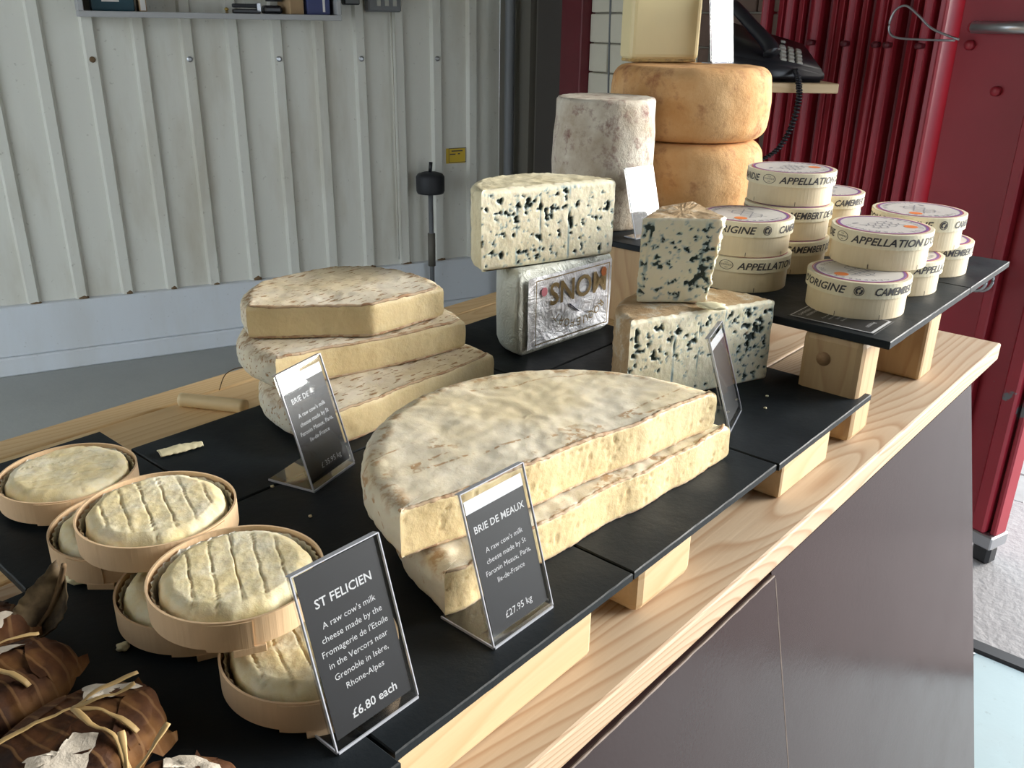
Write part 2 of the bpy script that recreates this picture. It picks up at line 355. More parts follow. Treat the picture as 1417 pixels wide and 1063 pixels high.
street = st(mo('floor_street', [(2.75, -12, -0.012), (30, -12, -0.012), (30, 12, -0.012), (3.5, 12, -0.012), (3.5, 0.62, -0.012), (2.75, 0.62, -0.012)], [(0, 1, 2, 3, 4, 5)], M['apron']))
st(mo('floor_pavement', [(-14, -14, -0.012), (30, -14, -0.012), (30, -2.5, -0.012), (-14, -2.5, -0.012)], [(0, 1, 2, 3)], M['pavement']))
bm = bmesh.new(); bm_box(bm, -0.098, 0.098, -0.048, 0.048, -0.03, 0.0, 0.004); pv0 = bmo('paver', bm, M['paver'], street, loc=(2.85, 0, -0.004))
i = 0
for r in range(26):
    for q in range(9):
        x = 2.86+0.2*q+(0.1 if r % 2 else 0); y = -1.6+0.1*r
        if y > 0.58 and x < 3.62: continue
        p = pv0 if i == 0 else pv0.copy()
        if i: C.objects.link(p)
        p.location = (x, y, -0.004+0.003*nz(x*7, y*9, 3)); p.rotation_euler = (0, 0, 0.02*nz(x*5, y*5, 1)); i += 1
st(mo('ceiling', [(-1.1, -0.9, ROOF), (2.5, -0.9, ROOF), (3.6, 4.8, ROOF), (-1.1, 4.8, ROOF), (-1.1, -0.9, ROOF+.1), (2.5, -0.9, ROOF+.1), (3.6, 4.8, ROOF+.1), (-1.1, 4.8, ROOF+.1)],
      [(0, 1, 2, 3), (4, 5, 6, 7), (0, 1, 5, 4), (1, 2, 6, 5), (2, 3, 7, 6), (3, 0, 4, 7)], M['ceiling']))
st(box('wall_front', -1.1, 1.1, -0.96, -0.9, 0.0, ROOF+0.1, M['dark_panel']))
st(box('wall_front_header', 1.1, 2.5, -0.96, -0.9, 2.15, ROOF+0.1, M['ceiling']))  # unseen header, added with the front wall to cut light into the room
st(box('wall_left', -1.1, -1.0, -0.9, 1.5, 0, ROOF, M['white_steel']))  # unseen left wall, its doorway placed and sized to light the back wall
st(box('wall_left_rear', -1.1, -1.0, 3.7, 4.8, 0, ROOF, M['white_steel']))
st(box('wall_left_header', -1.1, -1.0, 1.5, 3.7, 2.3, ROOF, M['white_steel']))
# corrugated back wall
prof = []; pitch = 0.1695
for k in range(45):
    c0 = 0.505+pitch*(k-33)
    if c0 > 2.12: break
    prof += [(c0-0.026, 0.0), (c0-0.017, 0.020), (c0+0.017, 0.020), (c0+0.026, 0.0), (c0+0.0825, 0.001)]
prof.append((2.17, 0.0))
vs, fs = [], []
for (s, off) in prof:
    for z in (0.0, ROOF): vs.append(frame_back(s, off, z))
for i in range(len(prof)-1): fs.append((2*i, 2*i+2, 2*i+3, 2*i+1))
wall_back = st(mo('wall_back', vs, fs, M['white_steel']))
def wbox(name, s0, s1, o0, o1, z0, z1, mat, parent=None, bev=0, fr=frame_back):
    c = fr(0, 0, 0); ang = AW if fr is frame_back else A2
    bm = bmesh.new()
    if fr is frame_back: bm_box(bm, s0, s1, -o1, -o0, z0, z1, bev)
    else: bm_box(bm, s0, s1, -o1, -o0, z0, z1, bev)
    return bmo(name, bm, mat, parent, loc=tuple(c), rz=ang)
st(wbox('baseboard_back', -5, 2.17, -0.01, 0.035, 0.075, 0.272, M['skirt'], bev=0.004))
st(wbox('baseboard_back_plinth', -5, 2.17, -0.01, 0.05, 0.0, 0.075, M['skirt'], bev=0.006))
for s in (0.505, 0.844, 1.183, 1.522, 1.861):                               # fixing screws on the ribs
    p = frame_back(s, 0.020, 1.158); v = [p+Vector((0, 0, 0))]
    vs, fs = tube_vf([p, p+NWALL*0.004, p+NWALL*0.007], lambda u: 0.011 if u < 0.6 else 0.006, 10); mo('screw', vs, fs, M['steel'] if s > 0.6 else M['rust'], wall_back)
for k in range(13):                                                        # dirt caught where the ribs meet the skirting
    s = 0.505+pitch*(k-3)
    w = 0.014+0.014*random.random(); h = 0.006+0.014*random.random()
    bm = bmesh.new(); bmesh.ops.create_icosphere(bm, subdivisions=2, radius=1)
    for v in bm.verts: v.co = Vector((v.co.x*w*(1+0.3*nz(*v.co, 2)), v.co.y*0.015, max(0, v.co.z)*h*(1+0.5*nz(*v.co, 3))))
    bmo('rust_deposit', bm, M['rust'], wall_back, True, loc=tuple(frame_back(s+0.005, 0.012, 0.272)), rz=AW)
# right wall: dark recess, post, brick, shutter
st(wbox('wall_right_recess', 0.0, 0.553, -0.12, 0.0, 0, ROOF, M['dark_panel'], fr=frame_right))
st(wbox('trim_1', 0.34, 0.553, 0.0, 0.02, 0, ROOF, M['darker'], fr=frame_right))
st(wbox('trim_2', 0.25, 0.30, 0.0, 0.03, 0, ROOF, M['dark_panel'], fr=frame_right))
st(wbox('trim_3', 0.553, 0.690, -0.1, 0.05, 0, ROOF, M['red_dark'], bev=0.004, fr=frame_right))
wr = st(wbox('wall_right', 0.690, 1.66, -0.15, -0.012, 0, ROOF, M['mortar'], fr=frame_right))
bm = bmesh.new(); bm_box(bm, -0.1185, 0.1185, -0.010, 0.03, -0.0497, 0.0497, 0.005, 2); b0 = bmo('brick', bm, M['white_brick'], wr)
bm = bmesh.new(); bm_box(bm, -0.0565, 0.0565, -0.010, 0.03, -0.0497, 0.0497, 0.005, 2); bh = bmo('brick', bm, M['white_brick'], wr)
me_w, me_h = b0.data, bh.data; me_wb, me_hb = me_w.copy(), me_h.copy()
me_wb.materials[0] = M['brown_brick']; me_hb.materials[0] = M['brown_brick']
first = [True, True]
for r in range(26):
    z = 1.343-0.104*12.5+0.104*r
    if z > ROOF-0.05 or z < 0.04: continue
    ss = [(0.69+0.121+0.242*q, 0) for q in range(4)] if r % 2 == 0 else [(0.69+0.0595, 1)]+[(0.69+0.242+0.242*q, 0) for q in range(3)]+[(0.69+0.9075, 1)]
    for (s, half) in ss:
        tgt = b0 if not half else bh
        if first[half]: p = tgt; first[half] = False
        else: p = tgt.copy(); C.objects.link(p)
        br = s > 1.25
        p.data = (me_hb if half else me_wb) if br else (me_h if half else me_w)
        p.location = (s, 0.003*nz(s*30, r, 1), z)
prop(tube('service_pipe', [frame_right(0.17, 0.05, z) for z in (0.02, 0.6, 1.2, 1.9, ROOF-.02)], 0.022, M['pipe'], seg=12), 'grey vertical service pipe in the dark corner', 'pipe')
prop(tube('wall_cable', [frame_right(0.83+0.02*math.sin(z*3), 0.012, z) for z in [1.0+0.1*q for q in range(17)]], 0.004, M['pipe'], seg=6), 'thin grey cable running down the white painted bricks', 'cable')
# red folding shutter
shut = thing('folding_shutter', 'red steel folding shutter with narrow vertical leaves', 'shutter', tuple(frame_right(0, 0, 0)), A2)
box('backing', 1.67, 2.2075, 0.055, 0.075, 0.05, ROOF-0.05, M['gap'], shut)
s = 1.60; i = 0
sl = None
def slat_mesh(w, d):
    prof2 = [(-w/2, 0.05), (-w/2, -d*0.6), (-w/2+0.006, -d), (w/2-0.012, -d), (w/2-0.006, -d*0.7), (w/2-0.002, -d*0.7), (w/2, -d*0.4), (w/2, 0.05)]
    vs = [(x, y, z) for (x, y) in prof2 for z in (0.05, ROOF-0.05)]
    fs = [(2*q, 2*q+2, 2*q+3, 2*q+1) for q in range(len(prof2)-1)]+[tuple(range(0, 2*len(prof2), 2)), tuple(range(1, 2*len(prof2), 2))]
    return vs, fs
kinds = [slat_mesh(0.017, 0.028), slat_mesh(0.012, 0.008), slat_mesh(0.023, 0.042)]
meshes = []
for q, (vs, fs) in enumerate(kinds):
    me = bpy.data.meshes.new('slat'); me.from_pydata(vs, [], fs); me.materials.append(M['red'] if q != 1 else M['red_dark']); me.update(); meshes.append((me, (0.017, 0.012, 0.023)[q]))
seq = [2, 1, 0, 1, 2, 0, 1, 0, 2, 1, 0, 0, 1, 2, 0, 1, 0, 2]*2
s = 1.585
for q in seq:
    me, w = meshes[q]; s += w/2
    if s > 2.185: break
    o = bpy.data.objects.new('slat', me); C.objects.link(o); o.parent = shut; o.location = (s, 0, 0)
    if q == 2:
        vs, fs = tube_vf([(0, -0.03, 1.265), (0, -0.052, 1.265)], 0.008, 8, up=Vector((1, 0, 0))); mo('pivot_bolt', vs, fs, M['red_dark'], o, True)
    s += w/2+(0.012 if q == 2 else 0.006)
leaf = thing('shutter_end_leaf', 'flat red steel end leaf of shutter with chipped grey paint', 'shutter leaf', tuple(frame_right(0, 0, 0)), A2)
box('panel', 2.2085, 2.545, 0.0, 0.012, 0.07, ROOF-0.05, M['red'], leaf)
box('edge_channel', 2.425, 2.452, -0.030, 0.0, 0.07, ROOF-0.05, M['red'], leaf, bev=0.004)
box('lock_post', 2.535, 2.575, -0.045, 0.025, 0.09, ROOF-0.05, M['red'], leaf, bev=0.006)
box('post_bead', 2.582, 2.598, -0.03, 0.02, 0.09, ROOF-0.05, M['red'], leaf, bev=0.004)
box('post_shadow_gap', 2.574, 2.583, -0.015, 0.015, 0.09, ROOF-0.05, M['gap'], leaf)
box('post_shoe', 2.530, 2.602, -0.048, 0.026, 0.055, 0.092, M['steel'], leaf, bev=0.003)
box('roller', 2.545, 2.595, -0.03, 0.012, 0.0, 0.055, M['rubber'], leaf, bev=0.008)
tube('bolt_bar', [(2.26, -0.03, 1.31), (2.42, -0.03, 1.31)], 0.014, M['steel'], leaf, 12)
for (a, b) in ((2.245, 1.31), (2.245, 1.27), (2.335, 1.17)): tube('rivet', [(a, 0.0, b), (a, -0.012, b), (a, -0.016, b)], lambda u: 0.012 if u < 0.7 else 0.006, M['red'], leaf, 10)
rg = thing('shutter_ring', 'shiny steel double ring hanging on red shutter leaf beside the slate end', 'ring', tuple(frame_right(2.435, 0.056, 0.745)), A2)
for (dy, rr) in ((0.0, 0.030), (-0.022, 0.027)):
    tube('ring', [(rr*math.cos(2*PI*q/32), dy-0.012, rr*math.sin(2*PI*q/32)) for q in range(33)], 0.004, M['steel'], rg, 8)
box('lug', -0.008, 0.008, -0.03, 0.024, 0.024, 0.042, M['steel'], rg, bev=0.003)
wp = [frame_right(s, 0.06, z) for (s, z) in ((2.25, 1.282), (2.174, 1.305), (2.13, 1.335), (2.09, 1.357), (2.06, 1.345), (2.05, 1.31), (2.07, 1.285), (2.15, 1.280), (2.24, 1.280))]
prop(tube('wire_loop', spline(wp, 6), 0.003, M['steel'], seg=6), 'bent steel wire loop hooked on the red shutter', 'wire')

# ------------------------------------------------------------------ table
table = thing('market_table', 'long pine plank table with brown plywood front', 'table', (0, 0, 0))
ys = [(0.276, 0.498), (0.500, 0.742), (0.744, 0.990), (0.992, 1.039)]
for q, (y0, y1) in enumerate(ys):
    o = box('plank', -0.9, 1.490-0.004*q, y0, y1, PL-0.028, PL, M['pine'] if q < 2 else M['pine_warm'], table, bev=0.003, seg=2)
for (x, y) in ((-0.8, 0.42), (1.2, 0.42), (-0.8, 0.97), (1.2, 0.97)): box('leg', x-0.035, x+0.035, y-0.035, y+0.035, 0, PL-0.028, M['pine_end'], table, bev=0.003)
box('apron_rail', -0.85, 1.3, 0.955, 0.985, PL-0.13, PL-0.028, M['pine2'], table)
LEAN = 0.205
def lean_panel(name, x0, x1, ztop, proud, mat, zb=0.02, th=0.018):
    vs = []
    for x in (x0, x1):
        for (z, off) in ((zb, proud), (ztop, proud), (ztop, proud-th), (zb, proud-th)):
            vs.append((x, 0.277-LEAN*(0.822-z)-off, z))
    fs = [(0, 1, 2, 3), (4, 7, 6, 5), (0, 4, 5, 1), (1, 5, 6, 2), (2, 6, 7, 3), (3, 7, 4, 0)]
    return mo(name, vs, fs, mat, table)
lean_panel('front_panel', 0.703, 1.352, 0.8215, 0.0, M['ply'])
lp = lean_panel('front_panel', -0.9, 0.700, 0.8200, 0.005, M['ply'])
acc = Acc(); acc.add(tube_vf([(-0.9+1.6*q/160, 0.277-LEAN*(0.822-0.8200)-0.004+0.0006*nz(q*0.9, 1, 1), 0.8202+0.0006*nz(q*1.1, 3, 1)) for q in range(161)], lambda u: 0.0011+0.0006*nz(u*130, 2, 2), 5))
acc.add(tube_vf([(0.7005, 0.277-LEAN*(0.822-z)-0.0045, z) for z in (0.02, 0.2, 0.4, 0.6, 0.8175)], 0.0011, 5)); acc.build('ply_edge', M['ply_edge'], lp)

# ------------------------------------------------------------------ wooden blocks and slates
def block(label, x0, x1, y0, y1, z0, z1, mat, group=None, bev=0.004):
    o = box('wooden_block', x0-(x0+x1)/2, (x1-x0)/2, y0-(y0+y1)/2, (y1-y0)/2, 0, z1-z0, mat, bev=bev, seg=2)
    o.location = ((x0+x1)/2, (y0+y1)/2, z0); prop(o, label, 'wood block', group); return o
LB = SL-0.008
block('long low pine block under the slate with the st felicien sign', 0.22, 0.462, 0.314, 0.39, PL, LB, M['pine2'])
o = block('low pine block with rounded end under the slate joint beside the brie sign', 0.525, 0.612, 0.314, 0.40, PL, LB, M['pine2'], bev=0.008)
block('long low pine block under the slate end beside tall block', 0.787, 0.909, 0.314, 0.40, PL, LB, M['pine2'])
for (x, y, nm) in ((0.265, 0.745, 'the single cup'), (0.58, 0.72, 'the brie stack'), (0.87, 0.74, 'the foil package')):
    block('low pine block beneath the rear slate carrying '+nm, x-0.05, x+0.05, y-0.03, y+0.03, PL, LB, M['pine2'])
UB = US-0.009
block('tall pine block with a round knot under the upper slate corner', 0.966, 1.026, 0.312, 0.385, PL, UB, M['pine_end'], bev=0.008)
block('tall pine block under the middle joint of the upper slates', 1.231, 1.282, 0.318, 0.40, PL, UB, M['pine_end'], bev=0.005)
block('tall reddish pine block behind the knotty block under upper slate', 0.985, 1.03, 0.455, 0.53, PL, UB, M['pine_end'])
block('tall pine block behind the foil wrapped cheese under upper slate', 1.160, 1.23, 0.71, 0.80, PL, UB, M['pine_end'])
block('tall pine block beneath the upper slate carrying the orange wheels', 1.43, 1.50, 0.92, 0.99, PL, UB, M['pine_end'])
tube('knot', [(0.0, 0.0, 0.0), (-0.0008, 0, 0)], 0.0085, plain('knot_wood', (0.34, 0.20, 0.10), 0.6, var=0.3, vs=200), bpy.data.objects['wooden_block.006'], 16).location = (-0.0302, 0.008, 0.096)
def slate(label, x0, x1, y0, y1, ztop, th=0.008, seed=0, group=None):
    bm = bmesh.new(); w, d = x1-x0, y1-y0
    loop = []
    n = 26
    for (ax, ay, bx, by) in ((0, 0, w, 0), (w, 0, w, d), (w, d, 0, d), (0, d, 0, 0)):
        for q in range(n):
            t_ = q/n; px = ax+(bx-ax)*t_; py = ay+(by-ay)*t_
            ji = 0.0004*abs(nz(px*60+seed, py*60, 2.0)); cx, cy = w/2, d/2
            loop.append((px+(cx-px)*ji/w*2, py+(cy-py)*ji/d*2, ji))
    N = len(loop)
    rings = [(0.0, -th, 0.0008), (0.0, -th*0.85, 0), (0.0, -th*0.12, 0), (0.0, 0.0, 0.0008)]
    vs = []
    for (_, z, ins) in rings:
        for (px, py, ji) in loop:
            k_ = ins*(1+1.0*abs(nz(px*90+seed, py*90, z*50)))
            sx = 1 if px < w/2 else -1; sy = 1 if py < d/2 else -1
            vs.append((px+(sx*k_ if min(px, w-px) < 0.004 else 0)-w/2, py+(sy*k_ if min(py, d-py) < 0.004 else 0)-d/2, z+th))
    fs = []
    for j in range(3):
        for i in range(N): fs.append((j*N+i, j*N+(i+1) % N, (j+1)*N+(i+1) % N, (j+1)*N+i))
    fs.append(tuple(3*N+i for i in range(N))); fs.append(tuple(reversed(range(N))))
    o = mo('slate_board', vs, fs, M['slate'], loc=((x0+x1)/2, (y0+y1)/2, ztop-th)); prop(o, label, 'slate', group); return o
slate('black slate board at the front under the leaf wrapped cheeses', -0.03, 0.2545, 0.300, 0.629, SL, seed=1)
slate('black slate board under the st felicien sign and wooden cheese cups', 0.2565, 0.5035, 0.307, 0.629, SL, seed=2)
slate('black slate board under the front half of the brie de meaux', 0.5055, 0.7535, 0.307, 0.629, SL, seed=3)
slate('black slate board with free end under the lower blue cheese', 0.7555, 0.996, 0.305, 0.629, SL, seed=4)
slate('black slate board under the rearmost wooden cheese cup', 0.180, 0.345, 0.631, 0.858, SL, seed=5)
slate('black slate board under the stack of three pale brie pieces', 0.347, 0.7535, 0.631, 0.797, SL, seed=6)
slate('black slate board under the foil wrapped cheese', 0.7555, 0.996, 0.631, 0.827, SL, seed=7)
slate('upper black slate board under the front camembert boxes, chipped corner', 0.9635, 1.262, 0.285, 0.598, US, 0.0095, seed=8)
slate('upper black slate board at the table end beside the steel ring', 1.264, 1.460, 0.285, 0.598, US, 0.0095, seed=9)
slate('upper black slate board under the round hard cheeses', 1.150, 1.70, 0.60, 1.03, US, 0.0095, seed=10)

# ------------------------------------------------------------------ cheese pieces cut from wheels
def smooth01(a, b, x):
    x = max(0.0, min(1.0, (x-a)/(b-a))); return x*x*(3-2*x)
def vein_at(x, y, z, s, seed, dens):
    a = noise.noise(Vector((x*s+seed, y*s, z*s*1.15)))
    b = noise.noise(Vector((x*s*2.2+seed*2, y*s*2.2+5, z*s*2.2)))
    c_ = noise.noise(Vector((x*s*4.5+seed*3, y*s*4.5+2, z*s*4.5)))
    g_ = noise.noise(Vector((x*20+seed, y*20+9, z*20)))
    h_ = noise.noise(Vector((x*55+seed*4, y*55, z*55)))
    v = a*0.62+b*0.42+c_*0.22+g_*0.30+h_*0.30+dens
    for q in range(3):                       # needle tracks
        xl = -0.05+0.045*q+0.012*math.sin(seed+q)
        if abs(x-xl) < 0.0011 and abs(y) < 0.03: v = max(v, 0.36+0.25*noise.noise(Vector((x*40, q*7.0+seed, z*45))))
    return smooth01(0.20, 0.62, v)
def slab(parent, outline, h, rind, paste, step=0.004, nzr=10, rr=0.010, bulge=0.0, seed=0.0, wob=0.0012, topw=0.0012, vein=None, cut_round=0.0015, cap=40, crust=None, undul=0.0):
    # outline: list of (x, y, is_cut_for_edge_starting_here), counter clockwise, local
    P = []; n = len(outline)
    for i in range(n):
        ax, ay, cut = outline[i]; bx, by, _ = outline[(i+1) % n]
        L = math.hypot(bx-ax, by-ay); m = max(1, int(round(L/step)))
        for q in range(m): P.append((ax+(bx-ax)*q/m, ay+(by-ay)*q/m, cut))
    N = len(P); cx = sum(p[0] for p in P)/N; cy = sum(p[1] for p in P)/N
    nr = []
    for i in range(N):
        a, b = P[i-1], P[(i+1) % N]; t_ = Vector((b[0]-a[0], b[1]-a[1])); t_.normalize(); nr.append((t_.y, -t_.x))
    soft = [0.0 if p[2] else 1.0 for p in P]
    for _ in range(max(4, int(0.045/step))): soft = [(soft[i-1]+2*soft[i]+soft[(i+1) % N])/4 for i in range(N)]
    for _ in range(max(2, int(0.008/step))): nr = [((nr[i-1][0]+2*nr[i][0]+nr[(i+1) % N][0])/4, (nr[i-1][1]+2*nr[i][1]+nr[(i+1) % N][1])/4) for i in range(N)]
    vs, ve, rim, sid = [], [], [], []
    for j in range(nzr+1):
        u = j/nzr; z = h*u; e = min(z, h-z)
        for i in range(N):
            r_ = rr*soft[i]+cut_round*(1-soft[i])
            ins = r_-math.sqrt(max(0.0, r_*r_-(r_-min(e, r_))**2)) if r_ > 0 else 0
            ins -= bulge*math.sin(PI*u)*soft[i]
            x, y = P[i][0], P[i][1]
            w_ = wob*fbm(x+seed, y, z, 55, 3)
            hole = 0.0; vv = 0.0
            if vein and soft[i] < 0.5:
                edge = min(1.0, e/0.009)
                vv = vein_at(x, y, z, vein[0], seed, vein[1])*edge; hole = 0.0032*smooth01(0.45, 1.0, vv)
            elif not vein and soft[i] < 0.5:
                hh = noise.noise(Vector((x*210+seed, y*210, z*260))); hole = 0.0016*smooth01(0.40, 0.60, hh)*min(1, e/0.006)
            k_ = -ins+w_*(0.35+0.65*soft[i])-hole+(0.0045*nz(x*17+seed, y*17, 0.4)+0.0005*nz(x*60+seed, y*60, z*30))*(1-soft[i])*(0 if vein else 1)
            zz = z
            if j in (0, nzr): zz += topw*fbm(x+seed, y, 7.7+j, 70, 3)*1.2
            if j == nzr: zz += undul*nz(x*14+seed, y*14, 1.3)
            vs.append((x+nr[i][0]*k_, y+nr[i][1]*k_, max(0.0, zz) if j else max(0.0, zz*0)))
            ve.append(vv); rim.append((max(0.0, 1-(h-z)/0.012))*(0.35+0.65*soft[i])); sid.append(soft[i]*(1-smooth01(h*0.72, h*0.98, z)))
    base_top = nzr*N
    B0 = [(vs[base_top+i][0], vs[base_top+i][1]) for i in range(N)]; Bs = list(B0)
    for _ in range(max(10, int(0.10/step))): Bs = [((Bs[i-1][0]+2*Bs[i][0]+Bs[(i+1) % N][0])/4, (Bs[i-1][1]+2*Bs[i][1]+Bs[(i+1) % N][1])/4) for i in range(N)]
    for q in range(1, cap):
        f = 1-q/cap
        for i in range(N):
            w2 = min(1.0, q/6); bx = B0[i][0]+(Bs[i][0]-B0[i][0])*w2; by = B0[i][1]+(Bs[i][1]-B0[i][1])*w2; x = cx+(bx-cx)*f; y = cy+(by-cy)*f
            vs.append((x, y, h+topw*(fbm(x+seed, y, 3.3, 45, 2))+undul*nz(x*14+seed, y*14, 1.3))); ve.append(0); sid.append(0); rim.append(max(0.0, 1-math.hypot(bx-x, by-y)/0.010)*(0.35+0.65*soft[i]))
    vs.append((cx, cy, h+undul*nz(cx*14+seed, cy*14, 1.3))); ve.append(0); rim.append(0); sid.append(0); top_c = len(vs)-1
    fr_, fp = [], []
    for j in range(nzr):
        for i in range(N):
            f = (j*N+i, j*N+(i+1) % N, (j+1)*N+(i+1) % N, (j+1)*N+i)
            (fp if P[i][2] else fr_).append(f)
    for q in range(cap-1):
        a = base_top if q == 0 else (nzr+q)*N; b = (nzr+q+1)*N
        for i in range(N): fr_.append((a+i, a+(i+1) % N, b+(i+1) % N, b+i))
    a = (nzr+cap-1)*N
    for i in range(N): fr_.append((a+i, a+(i+1) % N, top_c))
    fr_.append(tuple(reversed(range(N))))
    def sub(name, faces, mat):
        used = sorted({v for f in faces for v in f}); mp = {v: i for i, v in enumerate(used)}
        o = mo(name, [vs[v] for v in used], [tuple(mp[v] for v in f) for f in faces], mat, parent, True)
        for an, arr in (('vein', ve), ('rim', rim), ('side', sid)):
            at_ = o.data.attributes.new(an, 'FLOAT', 'POINT'); at_.data.foreach_set('value', [float(arr[v]) for v in used])
        return o
    sub('rind', fr_, rind)
    if fp: sub('cut_face', fp, paste)
    if crust:                                      # ragged rind lip along both long cut edges
        acc = Acc()
        runs = []; cur = []
        for i in range(N):
            if P[i][2]: cur.append(i)
            elif cur: runs.append(cur); cur = []
        if cur: runs.append(cur)
        for zi in (nzr, 0):
            for run in runs:
                pts = [Vector(vs[zi*N+i]) for i in run]
                if len(pts) < 4: continue
                pts = [p+Vector((0, 0, -0.0010 if zi else 0.0013)) for p in pts]
                acc.add(tube_vf(pts, lambda u, sd=seed+zi: crust*(0.75+0.6*abs(nz(u*60+sd, sd, 0.5))+0.5*abs(nz(u*160, sd, 9))), 6))
        if acc.v: acc.build('rind_edge', M['crust'], parent, smooth=True)
def arc_pts(cx, cy, r, a0, a1, n):
    return [(cx+r*math.cos(math.radians(a0+(a1-a0)*q/n)), cy+r*math.sin(math.radians(a0+(a1-a0)*q/n))) for q in range(n+1)]
def half(r, sag=0.0, n=40, inset=0.0):
    pts = [(x, y, False) for (x, y) in arc_pts(0, 0, r, -sag, 180+sag, n)]
    x, y, _ = pts[-1]; pts[-1] = (x, y, True); return pts

g = 'brie de meaux halves'
b = thing('brie_half', 'half wheel of white brie, lower of the pair by the brie de meaux sign', 'cheese', (0.548, 0.362, SL), math.radians(-4.2), g)
slab(b, half(0.183), 0.037, M['rind_a'], M['paste'], step=0.0022, nzr=18, rr=0.013, bulge=0.001, seed=1.3, topw=0.0016, crust=0.0015, undul=0.0015)
b = thing('brie_half', 'half wheel of white brie, upper of the pair behind the brie de meaux sign', 'cheese', (0.530, 0.381, SL+0.0385), math.radians(-8.5), g)
slab(b, half(0.178), 0.040, M['rind_a'], M['paste'], step=0.0022, nzr=18, rr=0.014, bulge=0.001, seed=4.1, topw=0.0012, crust=0.0017, undul=0.0022, wob=0.0015)
# second stack of three
def local(pts, o): return [(x-o[0], y-o[1], c_) for (x, y, c_) in pts]
o3 = (0.60, 0.72)
def arc3(cx, cy, r, a0, a1, n=26): return [(x, y, False) for (x, y) in arc_pts(cx, cy, r, a0, a1, n)]
b = thing('brie_piece', 'bottom piece of the three stacked pale brie pieces', 'cheese', (*o3, SL))
p3 = arc3(0.600, 0.708, 0.134, -24, 205); p3[-1] = (*p3[-1][:2], True)
slab(b, local(p3, o3), 0.037, M['rind_b'], M['paste'], rr=0.014, bulge=0.002, seed=7.7, crust=0.0015, undul=0.003)
b = thing('brie_piece', 'middle piece of the three stacked pale brie pieces', 'cheese', (*o3, SL+0.0385))
p2 = arc3(0.604, 0.760, 0.128, -36, 192); p2[-1] = (*p2[-1][:2], True)
slab(b, local(p2, o3), 0.036, M['rind_b'], M['paste'], rr=0.012, bulge=0.002, seed=9.2, crust=0.0017, undul=0.002)
b = thing('brie_piece', 'top piece of the three stacked pale brie pieces, cut at an angle', 'cheese', (*o3, SL+0.0765))
p1 = arc3(0.602, 0.772, 0.113, -36, 165); p1[-1] = (*p1[-1][:2], True); p1.append((0.592, 0.712, True))
slab(b, local(p1, o3), 0.037, M['rind_b'], M['paste'], rr=0.010, bulge=0.001, seed=12.5, crust=0.0017, undul=0.003)

# roquefort on its foil wrapped half
f = thing('foil_wrapped_cheese', 'silver foil wrapped half cheese with upside down gold lettering', 'cheese', (0.893, 0.675, SL), math.radians(-3.5))
bm = bmesh.new()
pts = [(x, y) for (x, y) in arc_pts(0, 0.004, 0.092, 0, 180, 30)]
rings_ = [(0.0, 0.012), (0.004, 0.004), (0.012, 0.0), (0.055, -0.001), (0.098, 0.0), (0.106, 0.004), (0.110, 0.012)]
vs, fs = [], []
pp = []
for (x, y) in pts: pp.append((x, y))
for q in range(1, 24): pp.append((-0.092+0.184*q/24, 0.004))
NN = len(pp)
for (z, ins) in rings_:
    for (x, y) in pp:
        d = math.hypot(x, y-0.03) or 1
        k_ = 1-(ins+0.0012*nz(x*60, y*60, z*60))/0.092
        vs.append((x*k_, 0.03+(y-0.03)*k_, z))
for j in range(len(rings_)-1):
    for i in range(NN): fs.append((j*NN+i, j*NN+(i+1) % NN, (j+1)*NN+(i+1) % NN, (j+1)*NN+i))
fs.append(tuple((len(rings_)-1)*NN+i for i in range(NN))); fs.append(tuple(reversed(range(NN))))
mo('foil_wrap', vs, fs, M['foil_side'], f, True)
# front label sheet of smoother silver foil
vs, fs = [], []
for j in range(15):
    for i in range(25):
        x = -0.078+0.164*i/24; z = 0.008+0.094*j/14
        vs.append((x, -0.0005+0.0010*nz(x*70, 1, z*70), z))
for j in range(14):
    for i in range(24): fs.append((j*25+i, j*25+i+1, (j+1)*25+i+1, (j+1)*25+i))
lab = mo('foil_label', vs, fs, M['foil'], f, True)
acc = Acc()
def upside(cx, cz, k=1.0, yy=-0.0022): return lambda v: Vector((cx-v.x*k, yy, cz-v.y))
acc.add(text_vf('MONS', 0.041, 'CENTER', 0, 0.016, 3), upside(0.018, 0.089))
wd = 'ROQUEFORT'
for q, ch in enumerate(wd):
    a = math.radians(-52+104*q/(len(wd)-1)); cx = 0.020+0.052*-math.sin(a)*1.0; cz = 0.068-0.036*math.cos(a)
    ca, sa = math.cos(a), math.sin(a)
    acc.add(text_vf(ch, 0.0155, 'CENTER', 0, 0.008, 2), lambda v, ca=ca, sa=sa, cx=cx, cz=cz: Vector((cx-v.x*ca-v.y*sa, -0.0022, cz+v.x*sa-v.y*ca)))
for (x0, x1, z0, z1) in ((-0.066, -0.0645, 0.012, 0.098), (0.0785, 0.080, 0.012, 0.098), (-0.066, 0.080, 0.012, 0.0133), (-0.066, 0.080, 0.0967, 0.098)):
    acc.add(([Vector((x0, -0.0022, z0)), Vector((x1, -0.0022, z0)), Vector((x1, -0.0022, z1)), Vector((x0, -0.0022, z1))], [(0, 1, 2, 3)]))
acc.build('lettering', M['gold_ink'], lab)
acc = Acc()
def disc_vf(cx, cz, rx, rz, y=-0.0023, n=20): return ([Vector((cx+rx*math.cos(2*PI*q/n), y, cz+rz*math.sin(2*PI*q/n))) for q in range(n)], [tuple(range(n))])
acc.add(disc_vf(0.068, 0.087, 0.0055, 0.0065)); acc.build('round_seal', M['orange'], lab)
acc = Acc(); acc.add(disc_vf(-0.050, 0.081, 0.0055, 0.006)); acc.build('pink_stamp', plain('pink_print', (0.6, 0.2, 0.25), 0.5), lab)
